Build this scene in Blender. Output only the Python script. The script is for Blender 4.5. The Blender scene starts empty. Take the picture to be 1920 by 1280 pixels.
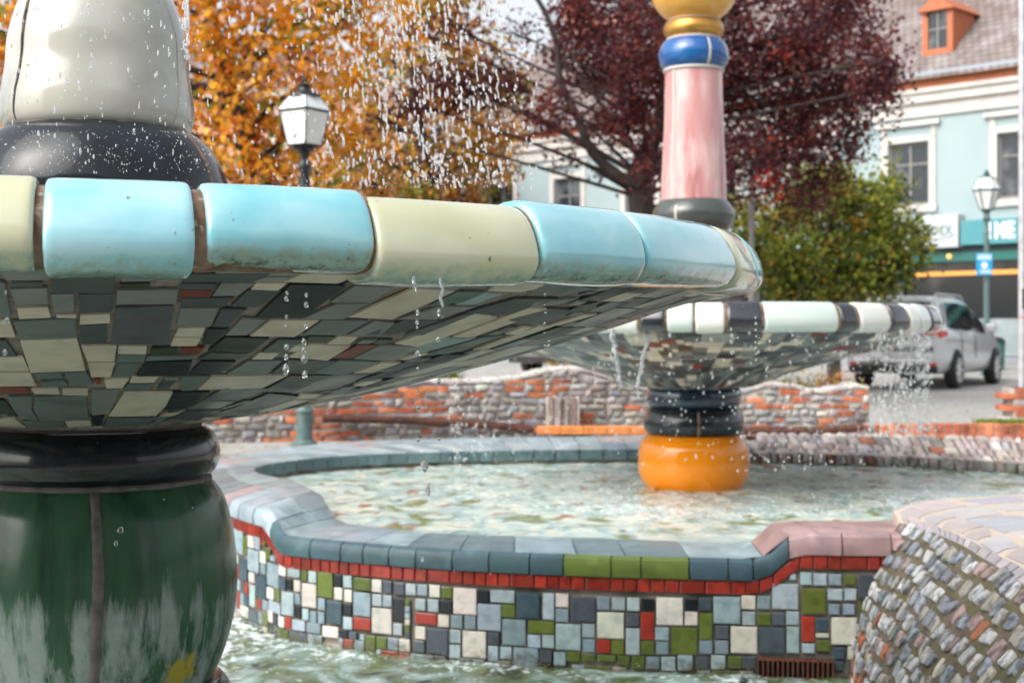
EXPOSURE=1.05; SKY=0.15; SUN=0.8
import bpy, bmesh, math, random
import numpy as np
from mathutils import Vector, Matrix, noise
random.seed(7); RNG=np.random.default_rng(7)
S=bpy.context.scene; COL=S.collection
R=math.radians
# ------------------------------------------------------------------ camera, light, exposure
F=2667.0; CZ=1.06
cd=bpy.data.cameras.new('camera'); cam=bpy.data.objects.new('camera',cd); COL.objects.link(cam)
cam.location=(0,0,CZ); cam.rotation_euler=(R(90),0,0)
cd.sensor_width=36; cd.lens=36*F/1920; cd.shift_y=-20/1920; cd.clip_start=.05; cd.clip_end=2000
cd.dof.use_dof=True; cd.dof.focus_distance=2.85; cd.dof.aperture_fstop=5.6
S.camera=cam
S.view_settings.view_transform='Standard'; S.view_settings.look='None'; S.view_settings.exposure=EXPOSURE; S.view_settings.gamma=1
S.render.engine='CYCLES'
SUN_EL,SUN_AZ=R(44),R(232)      # azimuth measured clockwise from +y: behind the camera, to the left
w=bpy.data.worlds.new('World'); S.world=w; w.use_nodes=True
nt=w.node_tree; bg=nt.nodes['Background']
sky=nt.nodes.new('ShaderNodeTexSky'); sky.sky_type='NISHITA'; sky.sun_disc=False
sky.sun_elevation=SUN_EL; sky.sun_rotation=SUN_AZ; sky.air_density=1.0; sky.dust_density=5.0; sky.ozone_density=1.0
hs=nt.nodes.new('ShaderNodeHueSaturation'); hs.inputs['Saturation'].default_value=.28; hs.inputs['Value'].default_value=1.0
nt.links.new(sky.outputs[0],hs.inputs['Color']); nt.links.new(hs.outputs[0],bg.inputs['Color'])
bg.inputs['Strength'].default_value=SKY
sd=bpy.data.lights.new('sun','SUN'); sd.energy=SUN; sd.angle=R(60); sd.color=(1,.97,.93)
sun=bpy.data.objects.new('sun',sd); COL.objects.link(sun)
dv=Vector((math.sin(SUN_AZ)*math.cos(SUN_EL),math.cos(SUN_AZ)*math.cos(SUN_EL),math.sin(SUN_EL)))
sun.rotation_euler=dv.to_track_quat('Z','Y').to_euler(); sun.location=(-8,-8,20)

# ------------------------------------------------------------------ helpers
def tag(o,label=None,cat=None,group=None,kind=None):
    if label: o['label']=label
    if cat: o['category']=cat
    if group: o['group']=group
    if kind: o['kind']=kind
    return o
def thing(name,label,cat,loc=(0,0,0),rz=0,group=None):
    o=bpy.data.objects.new(name,None); COL.objects.link(o); o.location=loc; o.rotation_euler=(0,0,rz); o.empty_display_size=.2
    return tag(o,label,cat,group)
class MB:
    def __init__(s): s.v=[];s.f=[];s.c=[];s.m=[]
    def add(s,vs,fs,col=(1,1,1),mi=0):
        n=len(s.v); s.v.extend([tuple(v) for v in vs]); s.f.extend([tuple(n+i for i in f) for f in fs])
        if isinstance(col,list): s.c.extend(col)
        else: s.c.extend([col]*len(vs))
        s.m.extend([mi]*len(fs)); return s
    def box(s,a,b,col=(1,1,1),mi=0,bev=0):
        x0,y0,z0=a;x1,y1,z1=b
        if bev<=0:
            return s.add([(x0,y0,z0),(x1,y0,z0),(x1,y1,z0),(x0,y1,z0),(x0,y0,z1),(x1,y0,z1),(x1,y1,z1),(x0,y1,z1)],
              [(0,3,2,1),(4,5,6,7),(0,1,5,4),(1,2,6,5),(2,3,7,6),(3,0,4,7)],col,mi)
        e=bev; vs=[];fs=[]
        for sx,X in((1,x0),(-1,x1)):
            for sy,Y in((1,y0),(-1,y1)):
                for sz,Z in((1,z0),(-1,z1)):
                    vs+= [(X,Y+sy*e,Z+sz*e),(X+sx*e,Y,Z+sz*e),(X+sx*e,Y+sy*e,Z)]
        def I(i,j,k,a): return ((i*2+j)*2+k)*3+a
        for i in(0,1): fs.append(tuple([I(i,0,0,0),I(i,1,0,0),I(i,1,1,0),I(i,0,1,0)][::(1 if i else -1)]))
        for j in(0,1): fs.append(tuple([I(0,j,0,1),I(1,j,0,1),I(1,j,1,1),I(0,j,1,1)][::(-1 if j else 1)]))
        for k in(0,1): fs.append(tuple([I(0,0,k,2),I(1,0,k,2),I(1,1,k,2),I(0,1,k,2)][::(1 if k else -1)]))
        for i in(0,1):
            for j in(0,1): fs.append((I(i,j,0,0),I(i,j,0,1),I(i,j,1,1),I(i,j,1,0)))
        for i in(0,1):
            for k in(0,1): fs.append((I(i,0,k,0),I(i,0,k,2),I(i,1,k,2),I(i,1,k,0)))
        for j in(0,1):
            for k in(0,1): fs.append((I(0,j,k,1),I(0,j,k,2),I(1,j,k,2),I(1,j,k,1)))
        for i in(0,1):
            for j in(0,1):
                for k in(0,1): fs.append((I(i,j,k,0),I(i,j,k,1),I(i,j,k,2)))
        return s.add(vs,fs,col,mi)
    def tube(s,pts,rad,seg=8,col=(1,1,1),mi=0,caps=True):
        pts=[Vector(p) for p in pts]; n=len(pts); vs=[];fs=[]
        if not hasattr(rad,'__len__'): rad=[rad]*n
        up=Vector((0,0,1)); 
        for i,p in enumerate(pts):
            t=(pts[min(i+1,n-1)]-pts[max(i-1,0)]).normalized()
            a=t.cross(up if abs(t.z)<.9 else Vector((1,0,0))).normalized(); b=t.cross(a)
            for k in range(seg):
                q=2*math.pi*k/seg; vs.append(p+rad[i]*(a*math.cos(q)+b*math.sin(q)))
        for i in range(n-1):
            for k in range(seg):
                fs.append((i*seg+k,i*seg+(k+1)%seg,(i+1)*seg+(k+1)%seg,(i+1)*seg+k))
        if caps: fs.append(tuple(range(seg))[::-1]); fs.append(tuple((n-1)*seg+k for k in range(seg)))
        return s.add(vs,fs,col,mi)
    def lathe(s,prof,seg=48,c=(0,0,0),col=(1,1,1),a0=0,a1=2*math.pi,mi=0,wob=None,cap=False):
        full=abs(a1-a0-2*math.pi)<1e-6; n=seg if full else seg+1; vs=[];fs=[]
        for r,z in prof:
            for k in range(n):
                a=a0+(a1-a0)*k/seg; rr=r*(1+(wob(a,z) if wob else 0))
                vs.append((c[0]+rr*math.sin(a),c[1]-rr*math.cos(a),c[2]+z))
        for i in range(len(prof)-1):
            for k in range(seg):
                k2=(k+1)%n; fs.append((i*n+k,i*n+k2,(i+1)*n+k2,(i+1)*n+k))
        if cap and full: fs.append(tuple(range(n))[::-1]); fs.append(tuple((len(prof)-1)*n+k for k in range(n)))
        return s.add(vs,fs,col,mi)
    def build(s,name,mats,parent=None,smooth=False,recalc=True):
        me=bpy.data.meshes.new(name); me.from_pydata(s.v,[],s.f); me.update()
        at=me.attributes.new('Col','FLOAT_COLOR','POINT')
        arr=np.ones((len(s.v),4),dtype=np.float32); arr[:,:3]=np.array([c[:3] for c in s.c],dtype=np.float32); at.data.foreach_set('color',arr.ravel())
        if not isinstance(mats,(list,tuple)): mats=[mats]
        for m in mats: me.materials.append(m)
        if len(mats)>1: me.polygons.foreach_set('material_index',s.m)
        if recalc:
            bm=bmesh.new(); bm.from_mesh(me); bmesh.ops.recalc_face_normals(bm,faces=bm.faces); bm.to_mesh(me); bm.free()
        if smooth: 
            me.polygons.foreach_set('use_smooth',[True]*len(me.polygons))
            if smooth!=True: me.set_sharp_from_angle(angle=R(smooth))
        o=bpy.data.objects.new(name,me); COL.objects.link(o)
        if parent: o.parent=parent
        return o
def spl(P,n=6):
    out=[]
    for i in range(len(P)-1):
        a,b,c,d=P[max(i-1,0)],P[i],P[i+1],P[min(i+2,len(P)-1)]
        for j in range(n):
            t=j/n; out.append(tuple(.5*((2*q)+(-p+r)*t+(2*p-5*q+4*r-u)*t*t+(-p+3*q-3*r+u)*t**3) for p,q,r,u in zip(a,b,c,d)))
    out.append(tuple(P[-1])); return out
def lin(a,b,t): return tuple(x+(y-x)*t for x,y in zip(a,b))
def jit(c,a=.1):
    k=1+random.uniform(-a,a); return tuple(max(0,x*k*(1+random.uniform(-a*.3,a*.3))) for x in c)
# ---- procedural material
def mat(name,col=(.5,.5,.5),rough=.5,attr=False,n1=None,n2=None,bump=None,coat=0,metal=0,spec=.5,emit=None,estr=1,trans=0,ior=1.45,coords='Object',nscale=(1,1,1),bump2=None,rnoise=0,transl=0,alpha=None):
    """n1/n2: (scale, detail, colour, lo, hi): mixes colour in where noise is between lo and hi"""
    m=bpy.data.materials.new(name); m.use_nodes=True; t=m.node_tree; N=t.nodes; L=t.links
    b=N['Principled BSDF']; out=N['Material Output']
    tc=N.new('ShaderNodeTexCoord'); mp=N.new('ShaderNodeMapping'); mp.inputs['Scale'].default_value=nscale
    L.new(tc.outputs[coords],mp.inputs[0]); vec=mp.outputs[0]
    if attr:
        a=N.new('ShaderNodeAttribute'); a.attribute_name='Col'; c=a.outputs['Color']
        mx=N.new('ShaderNodeMix'); mx.data_type='RGBA'; mx.blend_type='MULTIPLY'; mx.inputs[0].default_value=1
        L.new(c,mx.inputs[6]); mx.inputs[7].default_value=(*col,1); c=mx.outputs[2]
    else:
        r=N.new('ShaderNodeRGB'); r.outputs[0].default_value=(*col,1); c=r.outputs[0]
    for n in(n1,n2):
        if n:
            no=N.new('ShaderNodeTexNoise'); no.inputs['Scale'].default_value=n[0]; no.inputs['Detail'].default_value=n[1]; L.new(vec,no.inputs[0])
            if len(n)>5: 
                mp2=N.new('ShaderNodeMapping'); mp2.inputs['Scale'].default_value=n[5]; mp2.inputs['Location'].default_value=(3.1,1.7,.4); L.new(tc.outputs[coords],mp2.inputs[0]); L.new(mp2.outputs[0],no.inputs[0])
            mr=N.new('ShaderNodeMapRange'); mr.inputs[1].default_value=n[3]; mr.inputs[2].default_value=n[4]; L.new(no.outputs[0],mr.inputs[0])
            mx=N.new('ShaderNodeMix'); mx.data_type='RGBA'; L.new(mr.outputs[0],mx.inputs[0]); L.new(c,mx.inputs[6])
            if len(n[2])==4:   # multiply tint instead of replace
                mm=N.new('ShaderNodeMix'); mm.data_type='RGBA'; mm.blend_type='MULTIPLY'; mm.inputs[0].default_value=1; L.new(c,mm.inputs[6]); mm.inputs[7].default_value=(*n[2][:3],1); L.new(mm.outputs[2],mx.inputs[7])
            else: mx.inputs[7].default_value=(*n[2],1)
            c=mx.outputs[2]
    L.new(c,b.inputs['Base Color'])
    b.inputs['Roughness'].default_value=rough; b.inputs['Metallic'].default_value=metal; b.inputs['Coat Weight'].default_value=coat; b.inputs['Coat Roughness'].default_value=.05
    b.inputs['Specular IOR Level'].default_value=spec; b.inputs['Transmission Weight'].default_value=trans; b.inputs['IOR'].default_value=ior
    if rnoise:
        no=N.new('ShaderNodeTexNoise'); no.inputs['Scale'].default_value=9; no.inputs['Detail'].default_value=4; L.new(vec,no.inputs[0])
        mr=N.new('ShaderNodeMapRange'); mr.inputs[1].default_value=.35; mr.inputs[2].default_value=.7; mr.inputs[3].default_value=rough; mr.inputs[4].default_value=rough+rnoise; L.new(no.outputs[0],mr.inputs[0]); L.new(mr.outputs[0],b.inputs['Roughness'])
    prev=None
    for bp in(bump,bump2):
        if bp:
            no=N.new('ShaderNodeTexNoise'); no.inputs['Scale'].default_value=bp[0]; no.inputs['Detail'].default_value=5; L.new(vec,no.inputs[0])
            bu=N.new('ShaderNodeBump'); bu.inputs['Strength'].default_value=bp[1]; bu.inputs['Distance'].default_value=bp[2] if len(bp)>2 else .01; L.new(no.outputs[0],bu.inputs['Height'])
            if prev: L.new(prev,bu.inputs['Normal'])
            prev=bu.outputs[0]
    if prev: 
        L.new(prev,b.inputs['Normal'])
    if emit: b.inputs['Emission Color'].default_value=(*emit,1); b.inputs['Emission Strength'].default_value=estr
    if transl:
        tr=N.new('ShaderNodeBsdfTranslucent'); L.new(c,tr.inputs[0]); ms=N.new('ShaderNodeMixShader'); ms.inputs[0].default_value=transl
        L.new(b.outputs[0],ms.inputs[1]); L.new(tr.outputs[0],ms.inputs[2]); L.new(ms.outputs[0],out.inputs[0])
    return m
def W(px,py,depth):       # a point at a measured depth, from its measured direction
    return Vector(((px-960)/F*depth,depth,CZ+(620-py)/F*depth))

# ---- a tile: a raised slab lying on surf(u,v)->(pos,normal); corners in uv
def slab(mb,surf,q,h,col,nu=2,nv=2,inset=.06,dome=0,colv=.04):
    (a,b,c,d)=q; vs=[];cs=[]
    def P(s,t): return lin(lin(a,b,s),lin(d,c,s),t)
    for lvl in(0,1,2):
        ins=(0,0,inset)[lvl]; hh=(-.004,h*.75,h)[lvl]
        if lvl<2:
            ring=[(s/nu,0) for s in range(nu)]+[(1,t/nv) for t in range(nv)]+[(1-s/nu,1) for s in range(nu)]+[(0,1-t/nv) for t in range(nv)]
            for s,t in ring:
                p,n=surf(*P(s,t)); vs.append(p+n*hh)
        else:
            for j in range(nv+1):
                for i in range(nu+1):
                    s=ins+(1-2*ins)*i/nu; t=ins+(1-2*ins)*j/nv
                    p,n=surf(*P(s,t)); k=dome*(1-abs(2*s-1)**2)*(1-abs(2*t-1)**2) if dome else 0
                    vs.append(p+n*(hh+k))
    M=2*(nu+nv); fs=[]
    for k in range(M): fs.append((k,(k+1)%M,M+(k+1)%M,M+k))
    o=2*M; W_=nu+1
    inner=[o+i for i in range(nu)]+[o+nu+j*W_ for j in range(nv)]+[o+nv*W_+nu-i for i in range(nu)]+[o+(nv-j)*W_ for j in range(nv)]
    for k in range(M): fs.append((M+k,M+(k+1)%M,inner[(k+1)%M],inner[k]))
    for j in range(nv):
        for i in range(nu): fs.append((o+j*W_+i,o+j*W_+i+1,o+(j+1)*W_+i+1,o+(j+1)*W_+i))
    mb.add(vs,fs,jit(col,colv))
# ---- fill the free cells of a grid with random rectangles
def pack(nu,nv,occ,sizes,rnd):
    out=[]
    for j in range(nv):
        for i in range(nu):
            if occ[j][i]: continue
            ss=sizes[:]; rnd.shuffle(ss)
            for (a,b) in ss+[(1,1)]:
                if i+a<=nu and j+b<=nv and all(not occ[j+y][i+x] for x in range(a) for y in range(b)):
                    for x in range(a):
                        for y in range(b): occ[j+y][i+x]=True
                    out.append((i,j,a,b)); break
    return out
BOWL_TILES="g195,1674,238,1696,236,1629,196,1623;d199,1616,229,1616,228,1591,197,1591;g195,1580,232,1587,229,1515,195,1509;t183,1619,192,1607,183,1454,167,1454;c194,1498,228,1501,229,1454,192,1447;d240,1651,299,1664,298,1565,235,1567;g235,1559,258,1562,256,1480,233,1476;d263,1560,299,1563,299,1479,262,1474;c236,1467,259,1467,258,1452,235,1454;c263,1464,297,1470,297,1428,261,1420;d261,1414,294,1421,295,1313,259,1310;t184,1434,257,1448,255,1348,181,1334;c180,1327,255,1339,262,1118,167,1105;c159,1442,180,1441,177,1349,147,1347;d143,1330,161,1327,162,1222,130,1228;c123,1215,171,1220,167,1120,107,1116;c101,1110,166,1107,159,984,73,981;r65,972,137,971,132,910,55,903;t172,1096,218,1104,219,1055,175,1046;t173,1023,220,1031,224,978,174,971;t224,1104,262,1112,274,993,231,982;c144,956,199,955,197,899,142,905;c208,950,262,948,259,886,202,894;t74,880,132,886,32,544,-15,576;t135,872,256,883,246,544,32,528;k20,844,51,843,8,658,-69,658;c-160,561,-46,577,-282,325,-620,324;t-53,521,130,524,47,324,-257,325;c137,517,247,532,245,390,84,363;c58,325,310,332,308,323,67,325;g306,1657,337,1664,337,1628,306,1623;o305,1610,335,1614,336,1589,305,1587;g303,1578,366,1583,369,1520,303,1515;s303,1500,367,1511,382,1295,301,1299;c260,1291,309,1291,309,1184,267,1184;c312,1288,352,1289,355,1233,313,1236;c267,1176,310,1174,306,1061,271,1065;t314,1230,355,1228,356,1176,313,1179;t316,1170,352,1167,343,1056,309,1062;o361,1274,397,1279,404,1231,362,1226;c295,1041,342,1049,334,957,301,955;r276,1046,289,1045,289,999,280,999;g270,932,330,943,321,645,262,621;c345,1063,396,1062,394,1007,346,1006;t343,990,395,992,395,936,338,935;k360,1178,436,1180,450,1066,354,1068;c343,911,456,904,509,591,322,599;k256,604,306,604,304,369,260,389;t320,552,509,538,631,325,318,324;t359,1215,428,1222,432,1196,359,1186;r369,1583,402,1582,404,1551,371,1551;d367,1615,403,1615,405,1586,369,1585;r372,1698,391,1700,389,1686,374,1678;g397,1700,456,1700,450,1686,394,1679;d362,1672,445,1680,436,1635,366,1623;g408,1619,442,1622,434,1561,406,1557;d373,1546,431,1550,426,1509,376,1510;c444,1622,477,1625,475,1585,444,1588;d441,1583,478,1586,467,1507,434,1510;g377,1499,421,1501,424,1411,380,1410;d425,1497,455,1498,446,1408,427,1409;c384,1404,418,1405,422,1349,385,1351;c385,1342,422,1344,424,1288,386,1289;k423,1399,450,1400,446,1299,432,1297;r404,1277,438,1276,438,1232,410,1230;g458,1452,491,1445,483,1360,454,1357;c497,1443,564,1444,558,1347,490,1353;k456,1345,522,1338,521,1238,448,1256;d455,1240,516,1235,516,1194,444,1194;c537,1234,570,1238,573,1190,538,1190;k452,1178,513,1173,512,1072,451,1080;k483,1617,548,1615,537,1452,475,1457;g448,1662,472,1664,470,1635,438,1632;c482,1686,542,1688,533,1630,471,1634;r462,1698,525,1698,513,1694,458,1699;g450,1691,479,1695,474,1673,447,1668;c520,1699,549,1699,548,1699,518,1699;d546,1678,586,1676,600,1624,542,1622;g559,1616,609,1612,604,1535,551,1533;g562,1527,603,1530,596,1450,539,1452;t569,1446,637,1443,632,1356,566,1363;g648,1443,684,1432,697,1354,640,1359;o579,1352,623,1350,625,1304,590,1307;c627,1351,663,1345,671,1292,630,1297;c599,1296,681,1279,689,1174,600,1202;d539,1331,584,1325,577,1236,539,1240;c577,1291,599,1291,599,1245,582,1245;t534,1176,596,1179,610,1071,525,1075;d608,1184,709,1170,723,1059,617,1081;r690,1288,727,1288,729,1188,685,1193;g736,1282,837,1269,855,1158,737,1186;c501,1053,666,1056,672,928,510,926;t440,1057,499,1050,502,924,473,919;s569,945,697,918,679,802,567,811;d676,1046,789,1042,845,865,695,890;t714,1172,821,1156,819,1039,717,1069;k456,905,549,900,563,707,482,684;k729,871,880,816,1019,530,775,546;c858,841,959,829,998,771,894,788;c916,765,1027,746,1229,543,991,588;t569,807,683,784,700,677,578,688;c790,514,961,482,1290,325,1018,324;d599,659,742,649,796,497,605,523;g781,1042,888,1046,936,891,811,854;c967,959,1024,966,1038,902,972,919;c636,1608,699,1596,671,1450,600,1462;g637,1656,701,1678,698,1600,637,1612;c731,1677,851,1700,803,1601,748,1601;t704,1593,746,1595,720,1526,695,1523;b749,1592,780,1590,764,1532,734,1530;c877,1521,934,1514,900,1339,852,1342;c796,1484,854,1464,829,1269,759,1296;d806,1670,921,1643,888,1585,814,1602;d817,1566,899,1572,864,1479,775,1489;g716,1522,774,1519,744,1451,679,1450;s778,1480,795,1487,777,1354,740,1362;d692,1447,755,1447,719,1355,666,1359;b838,1337,915,1332,877,1229,816,1244;t928,1332,975,1354,959,1212,893,1202;c870,1222,899,1215,884,1166,858,1171;c960,1412,988,1410,1004,1359,965,1363;c1000,1418,1047,1419,1046,1254,1011,1236;g866,1553,938,1576,926,1542,877,1521;s925,1518,999,1513,986,1423,891,1451;o982,1541,1004,1562,1049,1525,980,1493;c1054,1485,1096,1492,1057,1424,1026,1414;r761,1699,827,1699,808,1694,768,1688"
WALL_TILES="c2811,2931,-1361,-1233;k2749,2807,-1299,-1236;b2621,2743,-1295,-1233;d2500,2614,-1365,-1240;b2428,2486,-1364,-1237;c2360,2423,-1302,-1236;s2231,2350,-1367,-1247;g2164,2226,-1307,-1243;b2092,2157,-1306,-1244;b2024,2085,-1307,-1242;k1955,2018,-1303,-1244;c1824,1949,-1367,-1237;k1757,1818,-1297,-1238;s1693,1752,-1296,-1233;b1561,1686,-1353,-1227;o2617,2687,-1363,-1300;b2688,2807,-1431,-1303;g2883,2943,-1430,-1367;g2814,2873,-1430,-1364;g2566,2683,-1494,-1369;o2428,2557,-1432,-1369;g2360,2423,-1372,-1308;b2302,2423,-1502,-1378;b2233,2296,-1439,-1373;c2098,2226,-1439,-1315;s2027,2091,-1380,-1315;r1956,2021,-1439,-1309;c1756,1818,-1366,-1300;o1689,1750,-1431,-1305;b1889,1955,-1439,-1376;o1757,1881,-1503,-1373;s1615,1677,-1425,-1361;b2891,2951,-1502,-1436;c2763,2883,-1566,-1437;s2698,2756,-1497,-1436;b2494,2559,-1500,-1437;b2428,2488,-1498,-1434;g2233,2294,-1509,-1444;r2162,2228,-1509,-1443;o2096,2158,-1513,-1443;b2024,2091,-1511,-1385;o1956,2020,-1508,-1441;g1889,1951,-1504,-1443;g1689,1750,-1496,-1432;g1615,1679,-1494,-1430;b2895,2951,-1577,-1508;b2702,2754,-1578,-1501;b2635,2694,-1563,-1502;g2507,2629,-1602,-1501;s2440,2501,-1567,-1504;g2372,2432,-1578,-1512;o2305,2369,-1556,-1508;o2231,2298,-1552,-1512;o2136,2224,-1548,-1516;o2071,2129,-1563,-1516;o2002,2063,-1579,-1513;g1933,1995,-1576,-1515;b1858,1926,-1581,-1512;b1779,1850,-1578,-1502;s1707,1768,-1569,-1507;b1629,1697,-1566,-1498;o1554,1618,-1560,-1500;c1492,1558,-1284,-1218;g1424,1487,-1282,-1219;b1299,1419,-1279,-1160;b1492,1554,-1358,-1293;o1422,1484,-1356,-1295;s1360,1417,-1354,-1293;b1295,1355,-1350,-1285;c1484,1607,-1487,-1362;s1359,1479,-1484,-1360;b1295,1353,-1479,-1355;b1237,1291,-1165,-1106;b1170,1233,-1166,-1109;g1105,1164,-1164,-1111;o1041,1093,-1162,-1110;s915,1028,-1223,-1113;o1175,1284,-1298,-1179;b1099,1168,-1233,-1179;b1037,1093,-1232,-1177;g1113,1164,-1299,-1248;g1045,1099,-1298,-1247;o950,1028,-1330,-1238;r1226,1286,-1426,-1307;d1164,1220,-1374,-1313;c1034,1152,-1435,-1308;c1161,1220,-1404,-1382;o1155,1217,-1468,-1415;b1224,1284,-1477,-1431;d1088,1142,-1502,-1446;d1095,1139,-1553,-1509;s1490,1553,-1555,-1499;b4514,4691,-1231,-1098;o4449,4508,-1227,-1118;c4351,4440,-1174,-1108;b4270,4344,-1172,-1104;b4285,4440,-1299,-1180;c4196,4270,-1237,-1172;g4015,4178,-1341,-1219;g4196,4262,-1293,-1240;c4597,4642,-1291,-1240;d4449,4586,-1367,-1245;c4340,4423,-1359,-1305;d4188,4324,-1427,-1297;b4332,4414,-1490,-1370;r4247,4319,-1485,-1435;g4164,4240,-1481,-1425;c4096,4181,-1412,-1351;o3980,4085,-1404,-1340;b3973,4156,-1473,-1414;b3870,3964,-1462,-1339;c3925,4000,-1263,-1203;b3827,3916,-1262,-1202;d3929,3987,-1335,-1272;k3877,3920,-1331,-1271;c3823,3870,-1331,-1271;g3823,3864,-1396,-1340;k3821,3862,-1465,-1402;o3776,3819,-1273,-1201;b3719,3772,-1277,-1215;c3719,3816,-1403,-1282;o3615,3713,-1343,-1213;k3557,3608,-1280,-1218;b3497,3552,-1283,-1219;c3555,3608,-1347,-1285;c3497,3546,-1353,-1289;o3384,3490,-1287,-1224;g3386,3490,-1415,-1296;c3320,3380,-1289,-1225;s3263,3314,-1289,-1226;s3191,3254,-1292,-1230;b3320,3378,-1358,-1297;b3263,3316,-1355,-1298;c3263,3380,-1490,-1364;k3189,3257,-1421,-1304;b3204,3257,-1490,-1430;g3663,3711,-1410,-1348;d3559,3656,-1472,-1355;k3497,3550,-1420,-1359;b3495,3552,-1490,-1426;r3385,3490,-1484,-1421;b3768,3813,-1471,-1412;g3718,3763,-1480,-1420;g3667,3711,-1478,-1419;c3938,4015,-1531,-1471;r3887,3934,-1527,-1467;b3792,3883,-1530,-1473;g3691,3785,-1533,-1477;c3579,3682,-1542,-1484;k3521,3575,-1533,-1490;s3468,3518,-1536,-1496;b3128,3186,-1288,-1232;g3066,3123,-1285,-1230;c2999,3057,-1289,-1228;o2935,2994,-1289,-1232;b3076,3133,-1358,-1301;b3006,3066,-1361,-1298;k2935,2999,-1361,-1297;r3015,3133,-1424,-1367;c2951,3011,-1429,-1368;g2888,2944,-1429,-1366;c3076,3133,-1498,-1435;s2955,3071,-1563,-1436;b2892,2951,-1501,-1440;b2892,2949,-1572,-1508;s3081,3138,-1563,-1503"
BASIN=[ # outer x,y, inner x,y, z outer top, z inner top (camera relative)
(2.6,6.60, 2.6,7.05,-.93,-.93),(2.05,6.50,2.0,7.0,-.93,-.93),(1.62,6.50,1.6,6.98,-.93,-.93),(1.30,6.53,1.30,7.02,-.93,-.93),
(1.11,6.56,1.15,7.15,-1.055,-1.065),(.35,6.68,.35,7.35,-1.055,-1.065),(-.41,6.9,-.35,7.5,-1.055,-1.065),(-1.10,7.27,-.85,7.85,-1.055,-1.065),
(-1.25,7.46,-1.05,8.15,-.95,-.96),(-1.55,7.95,-1.35,8.95,-.94,-.95),(-1.9,8.8,-1.72,9.6,-.94,-.95),(-2.15,9.8,-1.75,10.2,-.93,-.95),
(-1.95,10.8,-1.35,10.85,-.92,-.95),(-1.3,11.7,-.7,11.2,-.91,-.95),(0,12.05,.1,11.4,-.90,-.95),(1.2,12.1,1.2,11.5,-.90,-.95),
(2.5,12.1,2.5,11.35,-.90,-.95),(3.6,11.6,3.5,10.8,-.88,-.95),(4.6,10.6,4.3,10.0,-.88,-.95),(5.2,9.2,4.8,9.0,-.9,-.95),(5.0,7.4,4.6,7.6,-.93,-.95),(3.8,6.5,3.7,6.95,-.93,-.95)]
# ------------------------------------------------------------------ materials
PAL=dict(c=(.61,.53,.44),g=(.225,.232,.228),t=(.150,.182,.184),d=(.070,.082,.092),s=(.105,.110,.125),k=(.020,.026,.032),r=(.20,.040,.032),o=(.035,.050,.028),b=(.30,.38,.40))
PALW=dict(c=(.62,.585,.51),g=(.22,.29,.33),b=(.33,.41,.44),d=(.045,.075,.10),s=(.07,.085,.105),k=(.010,.012,.016),r=(.34,.035,.020),o=(.105,.14,.025),t=(.18,.25,.28))
M={}
M['mosaic']=mat('glazed_mosaic',(1,1,1),.30,attr=True,n1=(14,5,(.72,.74,.74,1),.45,.75),bump=(60,.12,.004),bump2=(9,.25,.006),rnoise=.2)
M['mosaicw']=mat('glazed_wall_mosaic',(1,1,1),.22,attr=True,n1=(22,5,(.62,.66,.68,1),.45,.75),bump=(30,.18,.004),rnoise=.2,coat=.3)
# algae waterline at the foot of the wall mosaic
t=M['mosaicw'].node_tree;N=t.nodes;L=t.links;b=N['Principled BSDF'];src=b.inputs['Base Color'].links[0].from_socket   # waterline
tc=N.new('ShaderNodeTexCoord'); sp=N.new('ShaderNodeSeparateXYZ'); L.new(tc.outputs['Object'],sp.inputs[0])
no=N.new('ShaderNodeTexNoise'); no.inputs['Scale'].default_value=11; no.inputs['Detail'].default_value=8; no.inputs['Roughness'].default_value=.7; L.new(tc.outputs['Object'],no.inputs[0])
zr=N.new('ShaderNodeMapRange'); zr.inputs[1].default_value=-.40; zr.inputs[2].default_value=-.52; zr.inputs[3].default_value=-.28; zr.inputs[4].default_value=.12; L.new(sp.outputs[2],zr.inputs[0])
ad=N.new('ShaderNodeMath'); L.new(no.outputs[0],ad.inputs[0]); L.new(zr.outputs[0],ad.inputs[1])
mr=N.new('ShaderNodeMapRange'); mr.inputs[1].default_value=.46; mr.inputs[2].default_value=.66; mr.inputs[4].default_value=.8; L.new(ad.outputs[0],mr.inputs[0])
mx=N.new('ShaderNodeMix'); mx.data_type='RGBA'; L.new(mr.outputs[0],mx.inputs[0]); L.new(src,mx.inputs[6]); mx.inputs[7].default_value=(.085,.085,.035,1); L.new(mx.outputs[2],b.inputs['Base Color'])
M['grout']=mat('grout',(.26,.225,.21),.9,n1=(12,6,(.24,.17,.10),.45,.7),n2=(40,4,(.10,.09,.085),.5,.7),bump=(90,.5,.004))
M['palegrout']=mat('pale_joint',(.50,.47,.44),.85,n1=(9,6,(.36,.33,.30),.4,.7))
M['groutw']=mat('wall_grout',(.25,.225,.19),.85,n1=(6,6,(.05,.05,.04),.4,.7),bump=(60,.5,.004))
M['grout_brown']=mat('brown_grout',(.24,.155,.105),.75,n1=(20,6,(.10,.055,.03),.42,.62),n2=(70,3,(.42,.36,.30),.58,.75),bump=(90,.6,.004))
M['mortar']=mat('grey_mortar',(.19,.165,.165),.75,n1=(25,6,(.10,.09,.09),.4,.7),bump=(60,.5,.004))
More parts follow.
